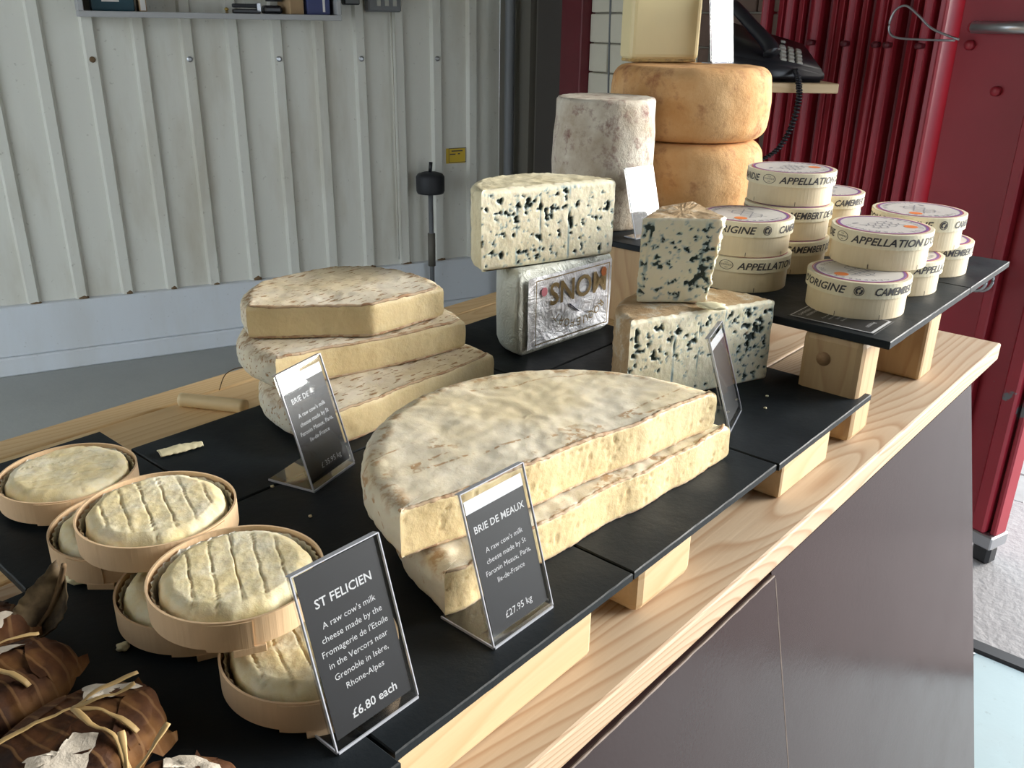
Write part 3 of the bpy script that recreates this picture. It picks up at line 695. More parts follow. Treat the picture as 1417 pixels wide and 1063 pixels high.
acc = Acc(); acc.add(tube_vf([(0.0, -0.0024, 0.055), (0.018, -0.0024, 0.042)], 0.0018, 6, 0.3)); acc.build('quill_mark', M['navy'], lab)
rq = thing('roquefort_half', 'half wheel of blue veined cheese standing on the silver foil package', 'cheese', (0.868, 0.690, SL+0.1108), math.radians(-17.5))
slab(rq, half(0.100, n=50), 0.100, M['roq_rind'], M['blue'], step=0.0016, nzr=62, rr=0.010, seed=3.1, vein=(105, 0.10), cut_round=0.007, cap=30, wob=0.0015)
lb = thing('blue_cheese_half', 'half wheel of blue cheese with rough brown rind lying on slate', 'cheese', (0.8605, 0.457, SL), math.radians(-21.8))
slab(lb, half(0.1015, n=50), 0.100, M['blue_rind'], M['blue'], step=0.0016, nzr=62, rr=0.007, seed=21.0, vein=(125, 0.11), cut_round=0.004, cap=30, wob=0.0018)
# wedge on top of it
w = thing('blue_cheese_wedge', 'wedge of blue cheese with brown rind on top of the larger piece', 'cheese', (0.87, 0.50, SL+0.1015))
bot = [(-0.040, 0.032), (0.010, -0.026), (0.026, -0.024), (0.055, 0.040), (0.0, 0.06)]
topp = [(-0.052, 0.014), (0.0, -0.046), (0.034, -0.032), (0.090, 0.036), (0.030, 0.048)]
bot = [(-0.041, 0.030), (0.012, -0.030), (0.020, -0.026), (0.055, 0.035), (0.0, 0.055)]
topp = [(-0.046, 0.026), (0.012, -0.042), (0.030, -0.034), (0.085, 0.040), (0.028, 0.050)]
cutf = [True, True, True, False, False]
nzr = 62; Pw = []
for i in range(5):
    j = (i+1) % 5; L = math.hypot(topp[i][0]-topp[j][0], topp[i][1]-topp[j][1]); m = max(3, int(L/0.0016))
    for q in range(m): Pw.append((i, j, q/m, cutf[i]))
vs, ve = [], []; N = len(Pw); hh = 0.098
for k in range(nzr+1):
    u = k/nzr
    for (i, j, t_, ct) in Pw:
        bx = bot[i][0]+(bot[j][0]-bot[i][0])*t_; by = bot[i][1]+(bot[j][1]-bot[i][1])*t_
        tx = topp[i][0]+(topp[j][0]-topp[i][0])*t_; ty = topp[i][1]+(topp[j][1]-topp[i][1])*t_
        x = bx+(tx-bx)*u; y = by+(ty-by)*u; z = hh*u
        e = min(z, hh-z); v = vein_at(x, y, z, 125, 33.0, 0.11)*min(1, e/0.01)*min(1, min(t_, 1-t_)/0.04+0.2) if ct else 0
        cx, cy = 0.01, 0.01; dx, dy = x-cx, y-cy; L = math.hypot(dx, dy)
        k_ = 1-(0.003*smooth01(0.45, 1, v)+(0.0025 if k in (0, nzr) else 0)+0.0012*fbm(x, y, z, 90, 3)*(2.5 if i == 1 else 1))/L
        vs.append((cx+dx*k_, cy+dy*k_, z)); ve.append(v)
fr_, fp = [], []
for k in range(nzr):
    for i in range(N):
        q = (k*N+i, k*N+(i+1) % N, (k+1)*N+(i+1) % N, (k+1)*N+i); (fp if Pw[i][3] else fr_).append(q)
for q in range(1, 8):
    f_ = 1-q/8
    for i in range(N):
        x, y, z = vs[nzr*N+i]; x = 0.01+(x-0.01)*f_; y = 0.01+(y-0.01)*f_; vs.append((x, y, hh+0.002*fbm(x, y, 4, 60)+0.001*q/8)); ve.append(0)
for q in range(7):
    for i in range(N): fr_.append(((nzr+q)*N+i, (nzr+q)*N+(i+1) % N, (nzr+q+1)*N+(i+1) % N, (nzr+q+1)*N+i))
fr_.append(tuple((nzr+7)*N+i for i in range(N))); fr_.append(tuple(reversed(range(N))))
for (nm, faces, mt) in (('rind', fr_, M['blue_rind']), ('cut_face', fp, M['blue'])):
    used = sorted({v for f_ in faces for v in f_}); mp = {v: i for i, v in enumerate(used)}
    o = mo(nm, [vs[v] for v in used], [tuple(mp[v] for v in f_) for f_ in faces], mt, w, True)
    at_ = o.data.attributes.new('vein', 'FLOAT', 'POINT')
    for i_, v in enumerate(used): at_.data[i_].value = ve[v]

# ------------------------------------------------------------------ round hard cheeses
def wheel_prof(r, h, rr, n=8, bul=0.0):
    pr = [(0.001, 0.0)]
    for q in range(n+1):
        a = -PI/2+PI/2*q/n; pr.append((r-rr+rr*math.cos(a), rr+rr*math.sin(a)))
    for q in range(1, 8): pr.append((r+bul*math.sin(PI*q/8), rr+(h-2*rr)*q/8))
    for q in range(n+1):
        a = PI/2*q/n; pr.append((r-rr+rr*math.cos(a), h-rr+rr*math.sin(a)))
    for q in range(1, 6): pr.append(((r-rr)*(1-q/6), h))
    pr.append((0.001, h)); return pr
def wdisp(seed, amp, zf=1.0):
    def d(v, r, z):
        k_ = amp*fbm(v.x+seed, v.y, v.z, 22, 4); L = math.hypot(v.x, v.y)
        if L > 0.01: v = Vector((v.x*(1+k_/L), v.y*(1+k_/L), v.z+(0.4*k_ if 0.002 < z else 0)))
        if v.z < 0: v.z = 0
        return v
    return d
w1 = lathe('round_cheese', wheel_prof(0.142, 0.1265, 0.030, bul=0.003), M['orange_rind'], seg=96, disp=wdisp(2, 0.002), loc=(1.492, 0.872, US)); prop(w1, 'orange brown cheese wheel, lower of the stacked pair', 'cheese')
w2 = lathe('round_cheese', wheel_prof(0.143, 0.125, 0.026, bul=0.003), M['orange_rind'], seg=96, disp=wdisp(8, 0.002), loc=(1.500, 0.875, US+0.128)); prop(w2, 'orange brown cheese wheel, upper one carrying the pale cheese block', 'cheese')
w3 = lathe('fourme_cylinder', wheel_prof(0.0815, 0.2085, 0.008, bul=0.004), M['grey_rind'], seg=80, disp=wdisp(5, 0.0025), loc=(1.252, 0.887, US)); prop(w3, 'tall grey brown mouldy cylinder cheese beside the orange wheels', 'cheese')
hb = thing('hard_cheese_block', 'tall pale yellow hard cheese block on top of the orange wheel', 'cheese', (1.530, 0.967, US+0.2545), math.radians(-38))
box('paste', -0.068, 0.068, -0.035, 0.035, 0.004, 0.165, M['hard_paste'], hb, bev=0.010, seg=3)
box('crust', -0.064, 0.064, -0.031, 0.031, 0.0, 0.006, M['hard_crust'], hb, bev=0.002)

# ------------------------------------------------------------------ soft cheeses in wooden cups
def make_cup():
    t_ = thing('wooden_cup', 'x', 'cup', (0, 0, 0), 0, 'wooden cups of soft cheese')
    def ov(v):
        return v
    ring_band('veneer_band', 0.0552, 0.0567, 0.0053, 0.0250, M['poplar'], t_, seg=80)
    acc = Acc()                                            # overlapping end of the band
    vs, fs = [], []
    for q in range(9):
        a = -0.45+0.5*q/8
        for (r, z) in ((0.0568, 0.0045), (0.0568, 0.024), (0.0579, 0.024), (0.0579, 0.0045)): vs.append(Vector((r*math.cos(a), r*math.sin(a), z)))
    for q in range(8):
        for k in range(4): fs.append((q*4+k, q*4+4+k, q*4+4+(k+1) % 4, q*4+(k+1) % 4))
    fs += [(0, 1, 2, 3), (35, 34, 33, 32)]
    acc.add((vs, fs)); acc.build('band_overlap', M['poplar'], t_)
    box('base_slat', -0.0580, 0.0580, -0.010, 0.010, 0.0, 0.0052, M['poplar'], t_, bev=0.0004)
    ring_band('base_disc', 0.001, 0.0550, 0.0053, 0.0060, M['poplar'], t_, seg=48)
    vs, fs = [], []; n = 84
    for i in range(n):
        a = 2*PI*i/n; z_ = 0.0010 if i % 2 else -0.0010
        for (r, z) in ((0.0514, 0.0065), (0.0522+z_*0.6, 0.013), (0.0530+z_*0.8, 0.0222+0.002*nz(i*0.4, 1, 2))): vs.append((r*math.cos(a), r*math.sin(a), z))
    for i in range(n):
        j = (i+1) % n
        for k in range(2): fs.append((i*3+k, j*3+k, j*3+k+1, i*3+k+1))
    mo('paper_liner', vs, fs, M['paper'], t_)
    return t_
def cheese_disp(seed):
    def d(v, r, z):
        L = math.hypot(v.x, v.y); k_ = 0.0018*fbm(v.x+seed, v.y, v.z, 45, 4)
        if L > 0.004: v = Vector((v.x*(1+k_/L), v.y*(1+k_/L), v.z))
        if z > 0.018:
            gr = abs(((v.x*0.9+v.y*0.25+0.001*nz(v.y*80, seed, 1))*1000/13.5+0.3*seed) % 1.0-0.5)
            v.z += -0.0014*(1-smooth01(0.0, 0.055, gr))*smooth01(0.020, 0.026, z)+0.0008*fbm(v.x+seed, v.y, 2, 50, 3)
            v.z += 0.0008*nz(v.x*30+seed, v.y*30, 5)
        return v
    return d
def cheese_prof():
    pr = [(0.001, 0.0066), (0.046, 0.0066), (0.0492, 0.010), (0.0500, 0.015), (0.0496, 0.020), (0.0480, 0.0240), (0.0455, 0.0265), (0.042, 0.0278)]
    for q in range(1, 40): pr.append((0.042*(1-q/40), 0.0282))
    pr.append((0.0008, 0.0282)); return pr
cup0 = make_cup(); used = False
spots = [((0.267, 0.399, SL), -2.1, 'lower wooden veneer cup directly behind the st felicien sign', 'ivory soft cheese half covered, in the cup behind the st felicien sign'),
         ((0.2555, 0.512, SL), -2.0, 'lower wooden veneer cup mostly under two others, middle of the row', 'ivory soft cheese peeking out of the middle lower cup'),
         ((0.260, 0.628, SL), -2.4, 'lower wooden veneer cup beside the dried leaf and stem', 'ivory soft cheese peeking out of the lower cup beside the dried leaf'),
         ((0.255, 0.458, SL+0.0335), -2.04, 'upper wooden veneer cup right beside the st felicien sign, slat showing', 'ivory soft cheese with grooved top in the upper cup beside the st felicien sign'),
         ((0.2615, 0.573, SL+0.0335), -1.2, 'upper wooden veneer cup in the middle of the three open ones', 'ivory soft cheese with white edge in the middle upper cup'),
         ((0.266, 0.7445, SL), -2.0, 'single wooden veneer cup at the back by the pine plank', 'yellowish ivory soft cheese in the single cup at the back')]
for q, (loc, rz, la, lc) in enumerate(spots):
    c_ = cup0 if q == 0 else copy_tree(cup0)
    c_.location = loc; c_.rotation_euler = (0, 0, rz); c_['label'] = la
    ch = lathe('soft_cheese', cheese_prof(), M['felicien'], seg=150, disp=cheese_disp(q*1.7), loc=loc, rz=[-0.6, -0.7, -0.6, -0.73, -0.6, 0.9][q])
    prop(ch, lc, 'cheese', 'soft cheeses in wooden cups')

# ------------------------------------------------------------------ camembert boxes
H = 0.0448
LIDR = 0.0605
def wrap(vf, r, a0, z0, kx):
    def fn(v): a = a0+v.x*kx/r; return Vector((r*math.cos(a), r*math.sin(a), z0+v.y))
    return [fn(v) for v in vf[0]], vf[1]
def make_camembert(idx, lidmat):
    t_ = thing('camembert_box', 'x', 'cheese box', (0, 0, 0), 0, 'camembert boxes')
    bs = lathe('base', [(0.02, 0.0), (0.0570, 0.0), (0.0575, 0.0008), (0.0575, H-0.016), (0.02, H-0.016)], M['poplar_pale'], t_, 72, smooth=False)
    acc = Acc()
    for a in (0.4, 1.5, 2.5, 3.4, 4.6, 5.6):
        acc.add(wrap(([Vector((0, 0.001, 0)), Vector((0.0007, 0.001, 0)), Vector((0.0007, 0.0065, 0)), Vector((0, 0.0065, 0))], [(0, 1, 2, 3)]), 0.0578, a, 0, 1))
    acc.build('staple', M['gap'], bs)
    ld = lathe('lid', [(0.0578, H-0.0185), (LIDR, H-0.0185), (LIDR, H-0.0004), (LIDR-0.0008, H), (0.02, H)], lidmat, t_, 72, smooth=False)
    acc = Acc(); zt = H-0.0140
    def fit_text(body, a0, a1, size, bold=0.02):
        vf = text_vf(body, size, 'LEFT', 0.28, bold, 2); xs = [v.x for v in vf[0]]; wd_ = max(xs)-min(xs)
        acc.add(wrap(vf, LIDR+0.0003, math.radians(a0), zt, math.radians(a1-a0)*LIDR/wd_))
    fit_text("APPELLATION D'ORIGINE", 0, 155, 0.0128)
    fit_text('CAMEMBERT DE NORMANDIE', 183, 331, 0.0128)
    def arc_strip(ca, cz, rx, rz, w_, b0_, b1_, n=18):
        vs, fs = [], []
        for q in range(n+1):
            b_ = math.radians(b0_+(b1_-b0_)*q/n)
            for s_ in (1, 1-w_):
                a = math.radians(ca)+rx*s_*math.cos(b_)/LIDR; vs.append(Vector(((LIDR+0.0003)*math.cos(a), (LIDR+0.0003)*math.sin(a), cz+rz*s_*math.sin(b_))))
        for q in range(n): fs.append((2*q, 2*q+2, 2*q+3, 2*q+1))
        return vs, fs
    zc = H-0.0095
    acc.add(arc_strip(346, zc, 0.0095, 0.0062, 0.10, 0, 360, 28))          # oval emblem
    vf = text_vf('NORMANDIE', 0.0034, 'CENTER', 0, 0.0, 1); acc.add(wrap(vf, LIDR+0.0003, math.radians(346), zc-0.001, 0.75))
    acc.add(wrap(text_vf('VCN', 0.003, 'CENTER', 0, 0.0, 1), LIDR+0.0003, math.radians(346), zc+0.0022, 0.8))
    acc.add(wrap(text_vf('1909', 0.003, 'CENTER', 0, 0.0, 1), LIDR+0.0003, math.radians(346), zc-0.0045, 0.8))
    acc.add(arc_strip(167, zc, 0.0058, 0.0058, 0.16, 0, 360, 24))          # round arrow mark
    acc.add(arc_strip(167, zc, 0.0042, 0.0042, 0.55, 60, 250, 12)); acc.add(arc_strip(167, zc, 0.0042, 0.0042, 0.55, 275, 395, 10))
    acc.build('band_print', M['ink'], ld)
    # printed round label on top
    acc = Acc()
    acc.add(([Vector((0.0555*math.cos(2*PI*q/48), 0.0555*math.sin(2*PI*q/48), H+0.0002)) for q in range(48)], [tuple(range(48))]))
    lb_ = acc.build('top_label', M['label_white'], ld)
    def annulus(r0, r1, z, n=56):
        vs = [Vector((r*math.cos(2*PI*q/n), r*math.sin(2*PI*q/n), z)) for q in range(n) for r in (r0, r1)]
        return vs, [(2*q, 2*q+1, (2*q+3) % (2*n), (2*q+2) % (2*n)) for q in range(n)]
    acc = Acc(); acc.add(annulus(0.0505, 0.0535, H+0.0004)); acc.build('purple_ring', M['purple'], lb_)
    acc = Acc(); acc.add(annulus(0.0540, 0.0552, H+0.0004)); acc.build('red_ring', M['red_ink'], lb_)
    acc = Acc()
    acc.add(([Vector((-0.02+0.0085*math.cos(2*PI*q/24), 0.026+0.0085*math.sin(2*PI*q/24), H+0.0004)) for q in range(24)], [tuple(range(24))])); acc.build('seal', M['orange'], lb_)
    acc = Acc()
    for q, ch in enumerate('CAMEMBERT DE NORMANDIE'):
        a = math.radians(210-240*q/21); ca, sa = math.cos(a-PI/2), math.sin(a-PI/2)
        acc.add(text_vf(ch, 0.0085, 'CENTER', 0, 0.01, 1), lambda v, a=a, ca=ca, sa=sa: Vector((0.0415*math.cos(a)+v.x*ca-v.y*sa, 0.0415*math.sin(a)+v.x*sa+v.y*ca, H+0.0004)))
    for q in range(5):
        pts_ = [(-0.025+0.05*k/10, -0.012+0.006*q+0.004*math.sin(k*1.7+q*2), H+0.0004) for k in range(11)]
        acc.add(tube_vf(pts_, 0.0007, 4, 0.1))
    acc.add(([Vector((0.022+0.006*math.cos(2*PI*q/16), 0.024*-1+0.0025*math.sin(2*PI*q/16), H+0.0004)) for q in range(16)], [tuple(range(16))]))
    acc.build('top_print', M['grey_ink'], lb_)
    return t_
cm0 = make_camembert(0, M['lid_wood']); cm1 = None
boxes = [((1.070, 0.368), 0, 35, 'camembert box resting on the black price card, lower front one'),
         ((1.137, 0.372), 1, 166, 'camembert box on top, straddling two boxes at the slate front'),
         ((1.202, 0.371), 0, -138, 'lower camembert box half hidden behind the one on the price card'),
         ((1.330, 0.370), 0, 25, 'lower camembert box nearest the steel ring at the slate end'),
         ((1.278, 0.373), 1, 62, 'upper camembert box nearest the steel ring at the slate end'),
         ((1.077, 0.525), 0, 200, 'lower camembert box just behind the blue cheese wedge'),
         ((1.0785, 0.528), 1, 66, 'upper camembert box just behind the blue cheese wedge'),
         ((1.203, 0.527), 0, 22, 'bottom camembert box of the stack of three'),
         ((1.208, 0.530), 1, 8, 'middle camembert box of the stack of three'),
         ((1.214, 0.534), 2, 190, 'top camembert box of the stack of three'),
         ((1.338, 0.535), 0, 60, 'lower camembert box hidden behind the stack of three'),
         ((1.336, 0.534), 1, 36, 'upper camembert box peeking out behind the stack of three')]
for q, ((x, y), lev, rot, lab_) in enumerate(boxes):
    c_ = cm0 if q == 0 else copy_tree(cm0)
    c_.location = (x, y, US+lev*(H+0.0006)); c_.rotation_euler = (0, 0, math.radians(rot)); c_['label'] = lab_

# ------------------------------------------------------------------ price signs
def sign(label, loc, rz, lines, w=0.064, h=0.111, lean=0.29, base=0.052, white_top=0.016, big_white=False):
    t_ = thing('price_sign', label, 'sign', loc, rz, 'acrylic price signs')
    ca, sa = math.cos(lean), math.sin(lean)
    def P3(u, v, d): return Vector((u, v*sa+d*-ca*-1, 0.002+v*ca-d*sa*1.0)) if False else Vector((u, v*sa+d*ca, 0.002+v*ca-d*sa))
    def sheet(name, u0, u1, v0, v1, d0, d1, mat, parent=t_):
        vs = [P3(u, v, d) for u in (u0, u1) for v in (v0, v1) for d in (d0, d1)]
        bm = bmesh.new(); bv = [bm.verts.new(p) for p in vs]
        for f_ in ((0, 1, 3, 2), (4, 6, 7, 5), (0, 4, 5, 1), (2, 3, 7, 6), (0, 2, 6, 4), (1, 5, 7, 3)): bm.faces.new([bv[q] for q in f_])
        return bmo(name, bm, mat, parent)
    fp_ = sheet('front_pane', 0, w, 0.001, h, 0.0, 0.0016, M['acrylic'])
    sheet('back_pane', 0, w, 0.004, h*0.985, 0.0034, 0.0048, M['acrylic'])
    sheet('pane_edge', -0.0003, 0.0005, 0.001, h, -0.0001, 0.0017, M['acrylic_edge'], fp_)
    sheet('pane_edge', w-0.0005, w+0.0003, 0.001, h, -0.0001, 0.0017, M['acrylic_edge'], fp_)
    sheet('pane_edge', 0, w, h-0.0004, h+0.0003, -0.0001, 0.0050, M['acrylic_edge'], fp_)
    box('foot_plate', 0, w, 0.0, base, 0.0, 0.0018, M['acrylic'], t_)
    box('foot_edge', 0, 0.0010, 0.0, base, 0.0003, 0.0021, M['acrylic_edge'], t_); box('foot_edge', 0, w, 0.0, 0.0010, 0.0003, 0.0022, M['acrylic_edge'], t_)
    cd = sheet('card', 0.003, w-0.003, 0.006, h-white_top*0.45, 0.0019, 0.0024, M['card'])
    if white_top > 0.004: sheet('card_border', 0.003, w-0.003, h-white_top, h-white_top*0.42, 0.00178, 0.0019, M['white_card'], cd)
    acc = Acc()
    for (body, u, v, size, al, bold) in lines:
        acc.add(text_vf(body, size, al, 0, bold, 2), lambda p, u=u, v=v: P3(u+p.x, v+p.y, 0.00172))
    if acc.v: acc.build('lettering', M['chalk'], cd)
    return t_
cw = 0.032
para = ["A raw cow's milk", 'cheese made by the', "Fromagerie de l'Etoile", 'in the Vercors near', 'Grenoble in Isère,', 'Rhone-Alpes']
sign('acrylic sign reading st felicien in front of the wooden cups', (0.233, 0.330, SL), 0.0,
     [('ST FELICIEN', cw, 0.0855, 0.0080, 'CENTER', 0.012)]+[(s_, cw, 0.0725-0.0082*q, 0.0056, 'CENTER', 0.0) for q, s_ in enumerate(para)]+[('£6.80 each', cw+0.002, 0.0125, 0.0080, 'CENTER', 0.012)], white_top=0.004)
sign('acrylic sign reading brie de meaux in front of the large brie', (0.363, 0.3255, SL), 0.0,
     [('BRIE DE MEAUX', cw, 0.080, 0.0072, 'CENTER', 0.012)]+[(s_, cw, 0.064-0.0080*q, 0.0054, 'CENTER', 0.0) for q, s_ in enumerate(["A raw cow's milk", 'cheese made by St', 'Faronin Meaux, Paris,', 'Ile-de-France'])]+[('£27.95 kg', cw, 0.013, 0.0072, 'CENTER', 0.0)])
sign('acrylic sign reading brie beside the stack of three pale brie pieces', (0.414, 0.591, SL), math.radians(16.3),
     [('BRIE DE', cw-0.01, 0.080, 0.0072, 'CENTER', 0.0)]+[(s_, cw, 0.066-0.0082*q, 0.0056, 'CENTER', 0.0) for q, s_ in enumerate(["A raw cow's milk", 'cheese made by St', 'Faronin Meaux, Paris,', 'Ile-de-France'])]+[('£ 35.95 kg', cw+0.004, 0.0135, 0.0072, 'CENTER', 0.0)])
sign('acrylic sign seen edge on before the lower blue cheese half', (0.786, 0.375, SL), math.radians(17.1), [], lean=0.312, h=0.104)
sign('acrylic sign between the roquefort and the orange wheels on the upper slate', (1.183, 0.765, US), math.radians(-9),
     [(s_, cw, 0.066-0.0092*q, 0.0056, 'CENTER', 0.0) for q, s_ in enumerate(["Cow's milk blue made", 'in mountains. Thorne', 'made with Gorgeous', 'blue, from the', 'Auvergne'])]+[('£', cw-0.01, 0.016, 0.0072, 'CENTER', 0.0)], base=0.026)
sign('acrylic sign on the upper orange wheel beside the pale cheese block', (1.533, 0.853, US+0.2545), math.radians(-8),
     [(s_, cw, 0.062-0.009*q, 0.0052, 'CENTER', 0.0) for q, s_ in enumerate(["A raw ewe's milk", 'cheese made by Paul', 'Arnaguy in mountain', 'Pyrenees'])]+[('£27.45 kg', cw, 0.014, 0.0062, 'CENTER', 0.0)], lean=0.14, h=0.125, base=0.024)
# flat price card on the upper slate
fc = thing('flat_price_card', 'black price card lying flat under the front camembert box', 'card', (0.976, 0.308, US), 0.0)
box('card', 0.0, 0.064, 0.0, 0.103, 0.0, 0.0005, M['card'], fc)
acc = Acc()
for (x0, x1, y0, y1) in ((0.002, 0.0032, 0.002, 0.101), (0.0608, 0.062, 0.002, 0.101), (0.002, 0.062, 0.002, 0.0052), (0.002, 0.062, 0.0998, 0.101)):
    acc.add(([Vector((x0, y0, 0.0007)), Vector((x1, y0, 0.0007)), Vector((x1, y1, 0.0007)), Vector((x0, y1, 0.0007))], [(0, 1, 2, 3)]))
for (body, y, sz) in (('CAMEMBERT DE', 0.091, 0.006), ('NORMANDIE', 0.083, 0.006), ("A raw cow's milk", 0.066, 0.0044), ('cheese made by', 0.059, 0.0044), ('Gillot in', 0.052, 0.0044), ('Normandy', 0.045, 0.0044), ('£10.50 kg', 0.014, 0.006)):
    acc.add(text_vf(body, sz, 'CENTER', 0, 0.0, 2), lambda v, y=y: Vector((0.032+v.x, y+v.y, 0.0007)))
acc.build('print', M['grey_ink'] if False else M['chalk'], fc)

# ------------------------------------------------------------------ leaf wrapped cheeses
def lump_pt(a, e, sx, sy, h, seed):
    ca, sa = math.cos(a), math.sin(a); p = 0.62
    ce, se = max(0, math.cos(e))**p, math.copysign(abs(math.sin(e))**0.8, math.sin(e))
    x, y, z = sx*ca*ce, sy*sa*ce, h/2+h/2*se
    k_ = 1+0.06*fbm(x*22+seed, y*22, z*22, 1, 3)+0.035*abs(math.sin(a*2.5+seed+e*2))
    return Vector((x*k_, y*k_, max(0.0, z+(0.002*fbm(x+seed, y, z, 60, 3) if z > 0.003 else 0))))
def surf(u, v, S):   # planar point (u,v) in top view -> on the lump's top surface, slightly lifted
    sx, sy, h, seed = S; a = math.atan2(v/sy, u/sx); rr_ = min(0.999, math.hypot(u/sx, v/sy)/1.03)
    e = math.acos(rr_**(1/0.62)) if rr_ < 1 else 0
    return lump_pt(a, e, sx, sy, h, seed)
def leaf_cheese(label, loc, rz, S, patches, ties, flaps=5):
    sx, sy, h, seed = S
    t_ = thing('leaf_wrapped_cheese', label, 'cheese', loc, rz, 'leaf wrapped cheeses')
    vs, fs = [], []; na, ne = 72, 26
    for j in range(ne+1):
        e = -PI/2+PI*j/ne
        for i in range(na): vs.append(lump_pt(2*PI*i/na, e, sx, sy, h, seed))
    for j in range(ne):
        for i in range(na): fs.append((j*na+i, j*na+(i+1) % na, (j+1)*na+(i+1) % na, (j+1)*na+i))
    lf = mo('leaf_wrap', vs, fs, M['leaf'], t_, True)
    for q in range(flaps):                                  # curling leaf tips with serrated rims
        a = 2*PI*q/flaps+seed; vs, fs = [], []
        for i in range(9):
            u = i/8; w_ = 0.020*math.sin(PI*min(0.98, 0.25+u*0.75))*(1+(0.12 if i % 2 else -0.05))
            r_ = 0.55+0.62*u
            for k in (-1, 0, 1):
                x = sx*r_*math.cos(a)-k*w_*math.sin(a); y = sy*r_*math.sin(a)+k*w_*math.cos(a)
                if r_ < 0.97: p = surf(x*0.97, y*0.97, S)+Vector((0, 0, 0.0012))
                else: p = Vector((x, y, max(0.002, h*0.5+0.004*math.sin(q*2+u*3)-0.006*abs(k)+0.008*(u-0.7))))
                vs.append(p)
        for i in range(8):
            for k in range(2): fs.append((i*3+k, i*3+k+1, i*3+4+k, i*3+3+k))
        mo('leaf_tip', vs, fs, M['leaf'], t_, True)
    for poly in patches:                                    # pale rind showing between leaves
        cx = sum(p[0] for p in poly)/len(poly); cy = sum(p[1] for p in poly)/len(poly); out = []
        for i in range(len(poly)):
            a_, b_ = poly[i], poly[(i+1) % len(poly)]
            for q in range(5):
                u = q/5; out.append((a_[0]+(b_[0]-a_[0])*u+0.0030*nz(i*3+u*9, seed, 1), a_[1]+(b_[1]-a_[1])*u+0.0030*nz(i*3+u*9, seed, 7)))
        vs, fs = [], []; n = len(out)
        for k in range(5):
            f_ = 1-k/5
            for (x, y) in out: vs.append(surf(cx+(x-cx)*f_, cy+(y-cy)*f_, S)+Vector((0, 0, 0.0016)))
        for k in range(4):
            for i in range(n): fs.append((k*n+i, k*n+(i+1) % n, (k+1)*n+(i+1) % n, (k+1)*n+i))
        fs.append(tuple(4*n+i for i in range(n)))
        mo('rind_patch', vs, fs, M['mould_white'], t_, True)
    for pts_ in ties:
        P = []
        for (x, y, dz) in spline([(a_, b_, c_) for (a_, b_, c_) in pts_], 6):
            p = surf(x, y, S) if math.hypot(x/sx, y/sy) < 1.0 else Vector((x, y, h*0.45)); P.append(p+Vector((0, 0, 0.003+dz)))
        tube('raffia_tie', P, lambda u: 0.0015+0.0005*math.sin(u*9), M['raffia'], t_, 6, 0.3)
    return t_
leaf_cheese('brown leaf wrapped cheese with raffia, whole and largest in front of the others', (0.128, 0.425, SL), math.radians(12), (0.052, 0.038, 0.036, 0.4),
            [[(-0.040, -0.020), (-0.014, -0.030), (0.004, -0.018), (-0.004, -0.006), (-0.016, -0.012), (-0.026, -0.002), (-0.036, -0.006)], [(0.016, 0.010), (0.026, 0.027), (0.036, 0.018), (0.044, -0.004), (0.028, 0.0)]],
            [[(-0.044, 0.026, 0), (-0.02, 0.018, 0.001), (0.006, 0.006, 0.003), (0.02, 0.002, 0.006), (0.042, -0.006, 0.010)], [(0.006, 0.006, 0.003), (0.004, -0.012, 0.002), (0.006, -0.030, 0), (0.0, -0.05, -0.004)], [(0.006, 0.006, 0.003), (0.014, -0.010, 0.002), (0.018, -0.032, 0.0)], [(0.006, 0.006, 0.003), (0.022, -0.008, 0.006), (0.034, -0.014, 0.010)]])
leaf_cheese('brown leaf wrapped cheese with raffia knot between two other wrapped ones', (0.108, 0.503, SL), math.radians(10), (0.054, 0.036, 0.036, 2.1),
            [[(0.006, 0.010), (0.014, 0.024), (0.026, 0.020), (0.034, 0.006), (0.018, 0.006)], [(-0.05, -0.012), (-0.02, -0.010), (-0.028, -0.024)]],
            [[(-0.004, 0.034, 0), (0.002, 0.016, 0.003), (0.008, -0.002, 0.002), (0.014, -0.030, 0)], [(0.003, 0.014, 0.003), (0.02, 0.006, 0.006), (0.040, -0.002, 0.008)]])
leaf_cheese('brown leaf wrapped cheese with upright raffia ends at the slate edge', (0.128, 0.346, SL), math.radians(5), (0.048, 0.034, 0.034, 4.4),
            [[(0.020, 0.006), (0.026, 0.024), (0.040, 0.010), (0.040, -0.012), (0.024, -0.010)]],
            [[(0.002, 0.02, 0.0), (0.006, 0.022, 0.012), (0.010, 0.030, 0.028)], [(0.002, 0.02, 0.0), (0.016, 0.018, 0.010), (0.030, 0.020, 0.022)], [(0.0, 0.03, 0), (0.002, 0.0, 0.002), (0.0, -0.03, 0)]])
leaf_cheese('leaf wrapped cheese mostly white where the leaf has come away, beside the dried leaf', (0.112, 0.578, SL), math.radians(-20), (0.050, 0.034, 0.034, 6.0),
            [[(-0.03, 0.0), (0.0, 0.026), (0.032, 0.014), (0.026, 0.002), (0.0, 0.006)], [(-0.02, -0.008), (0.02, -0.002), (0.044, -0.002), (0.036, -0.018), (0.0, -0.022)]], [])
dl = thing('dried_leaf', 'curled dried leaf with dark stem beside the wooden cups', 'leaf', (0.168, 0.562, SL), 0.0)
vs, fs = [], []
for i in range(15):
    u = i/14; c_ = Vector((-0.022+0.036*u, -0.012+0.006*u, 0.012+0.030*u*u)); w_ = 0.013*math.sin(PI*(0.08+0.88*u))*(1+0.12*(i % 2))
    for k in range(7):
        v = (k-3)/3; vs.append(c_+Vector((0.55*v*w_, -0.83*v*w_, 0.010*v*v-0.006*v+0.002*nz(u*9, v*5, 3))))
for i in range(14):
    for k in range(6): fs.append((i*7+k, i*7+k+1, i*7+8+k, i*7+7+k))
bm_me = mo('leaf_blade', vs, fs, M['dry_leaf'], dl, True)
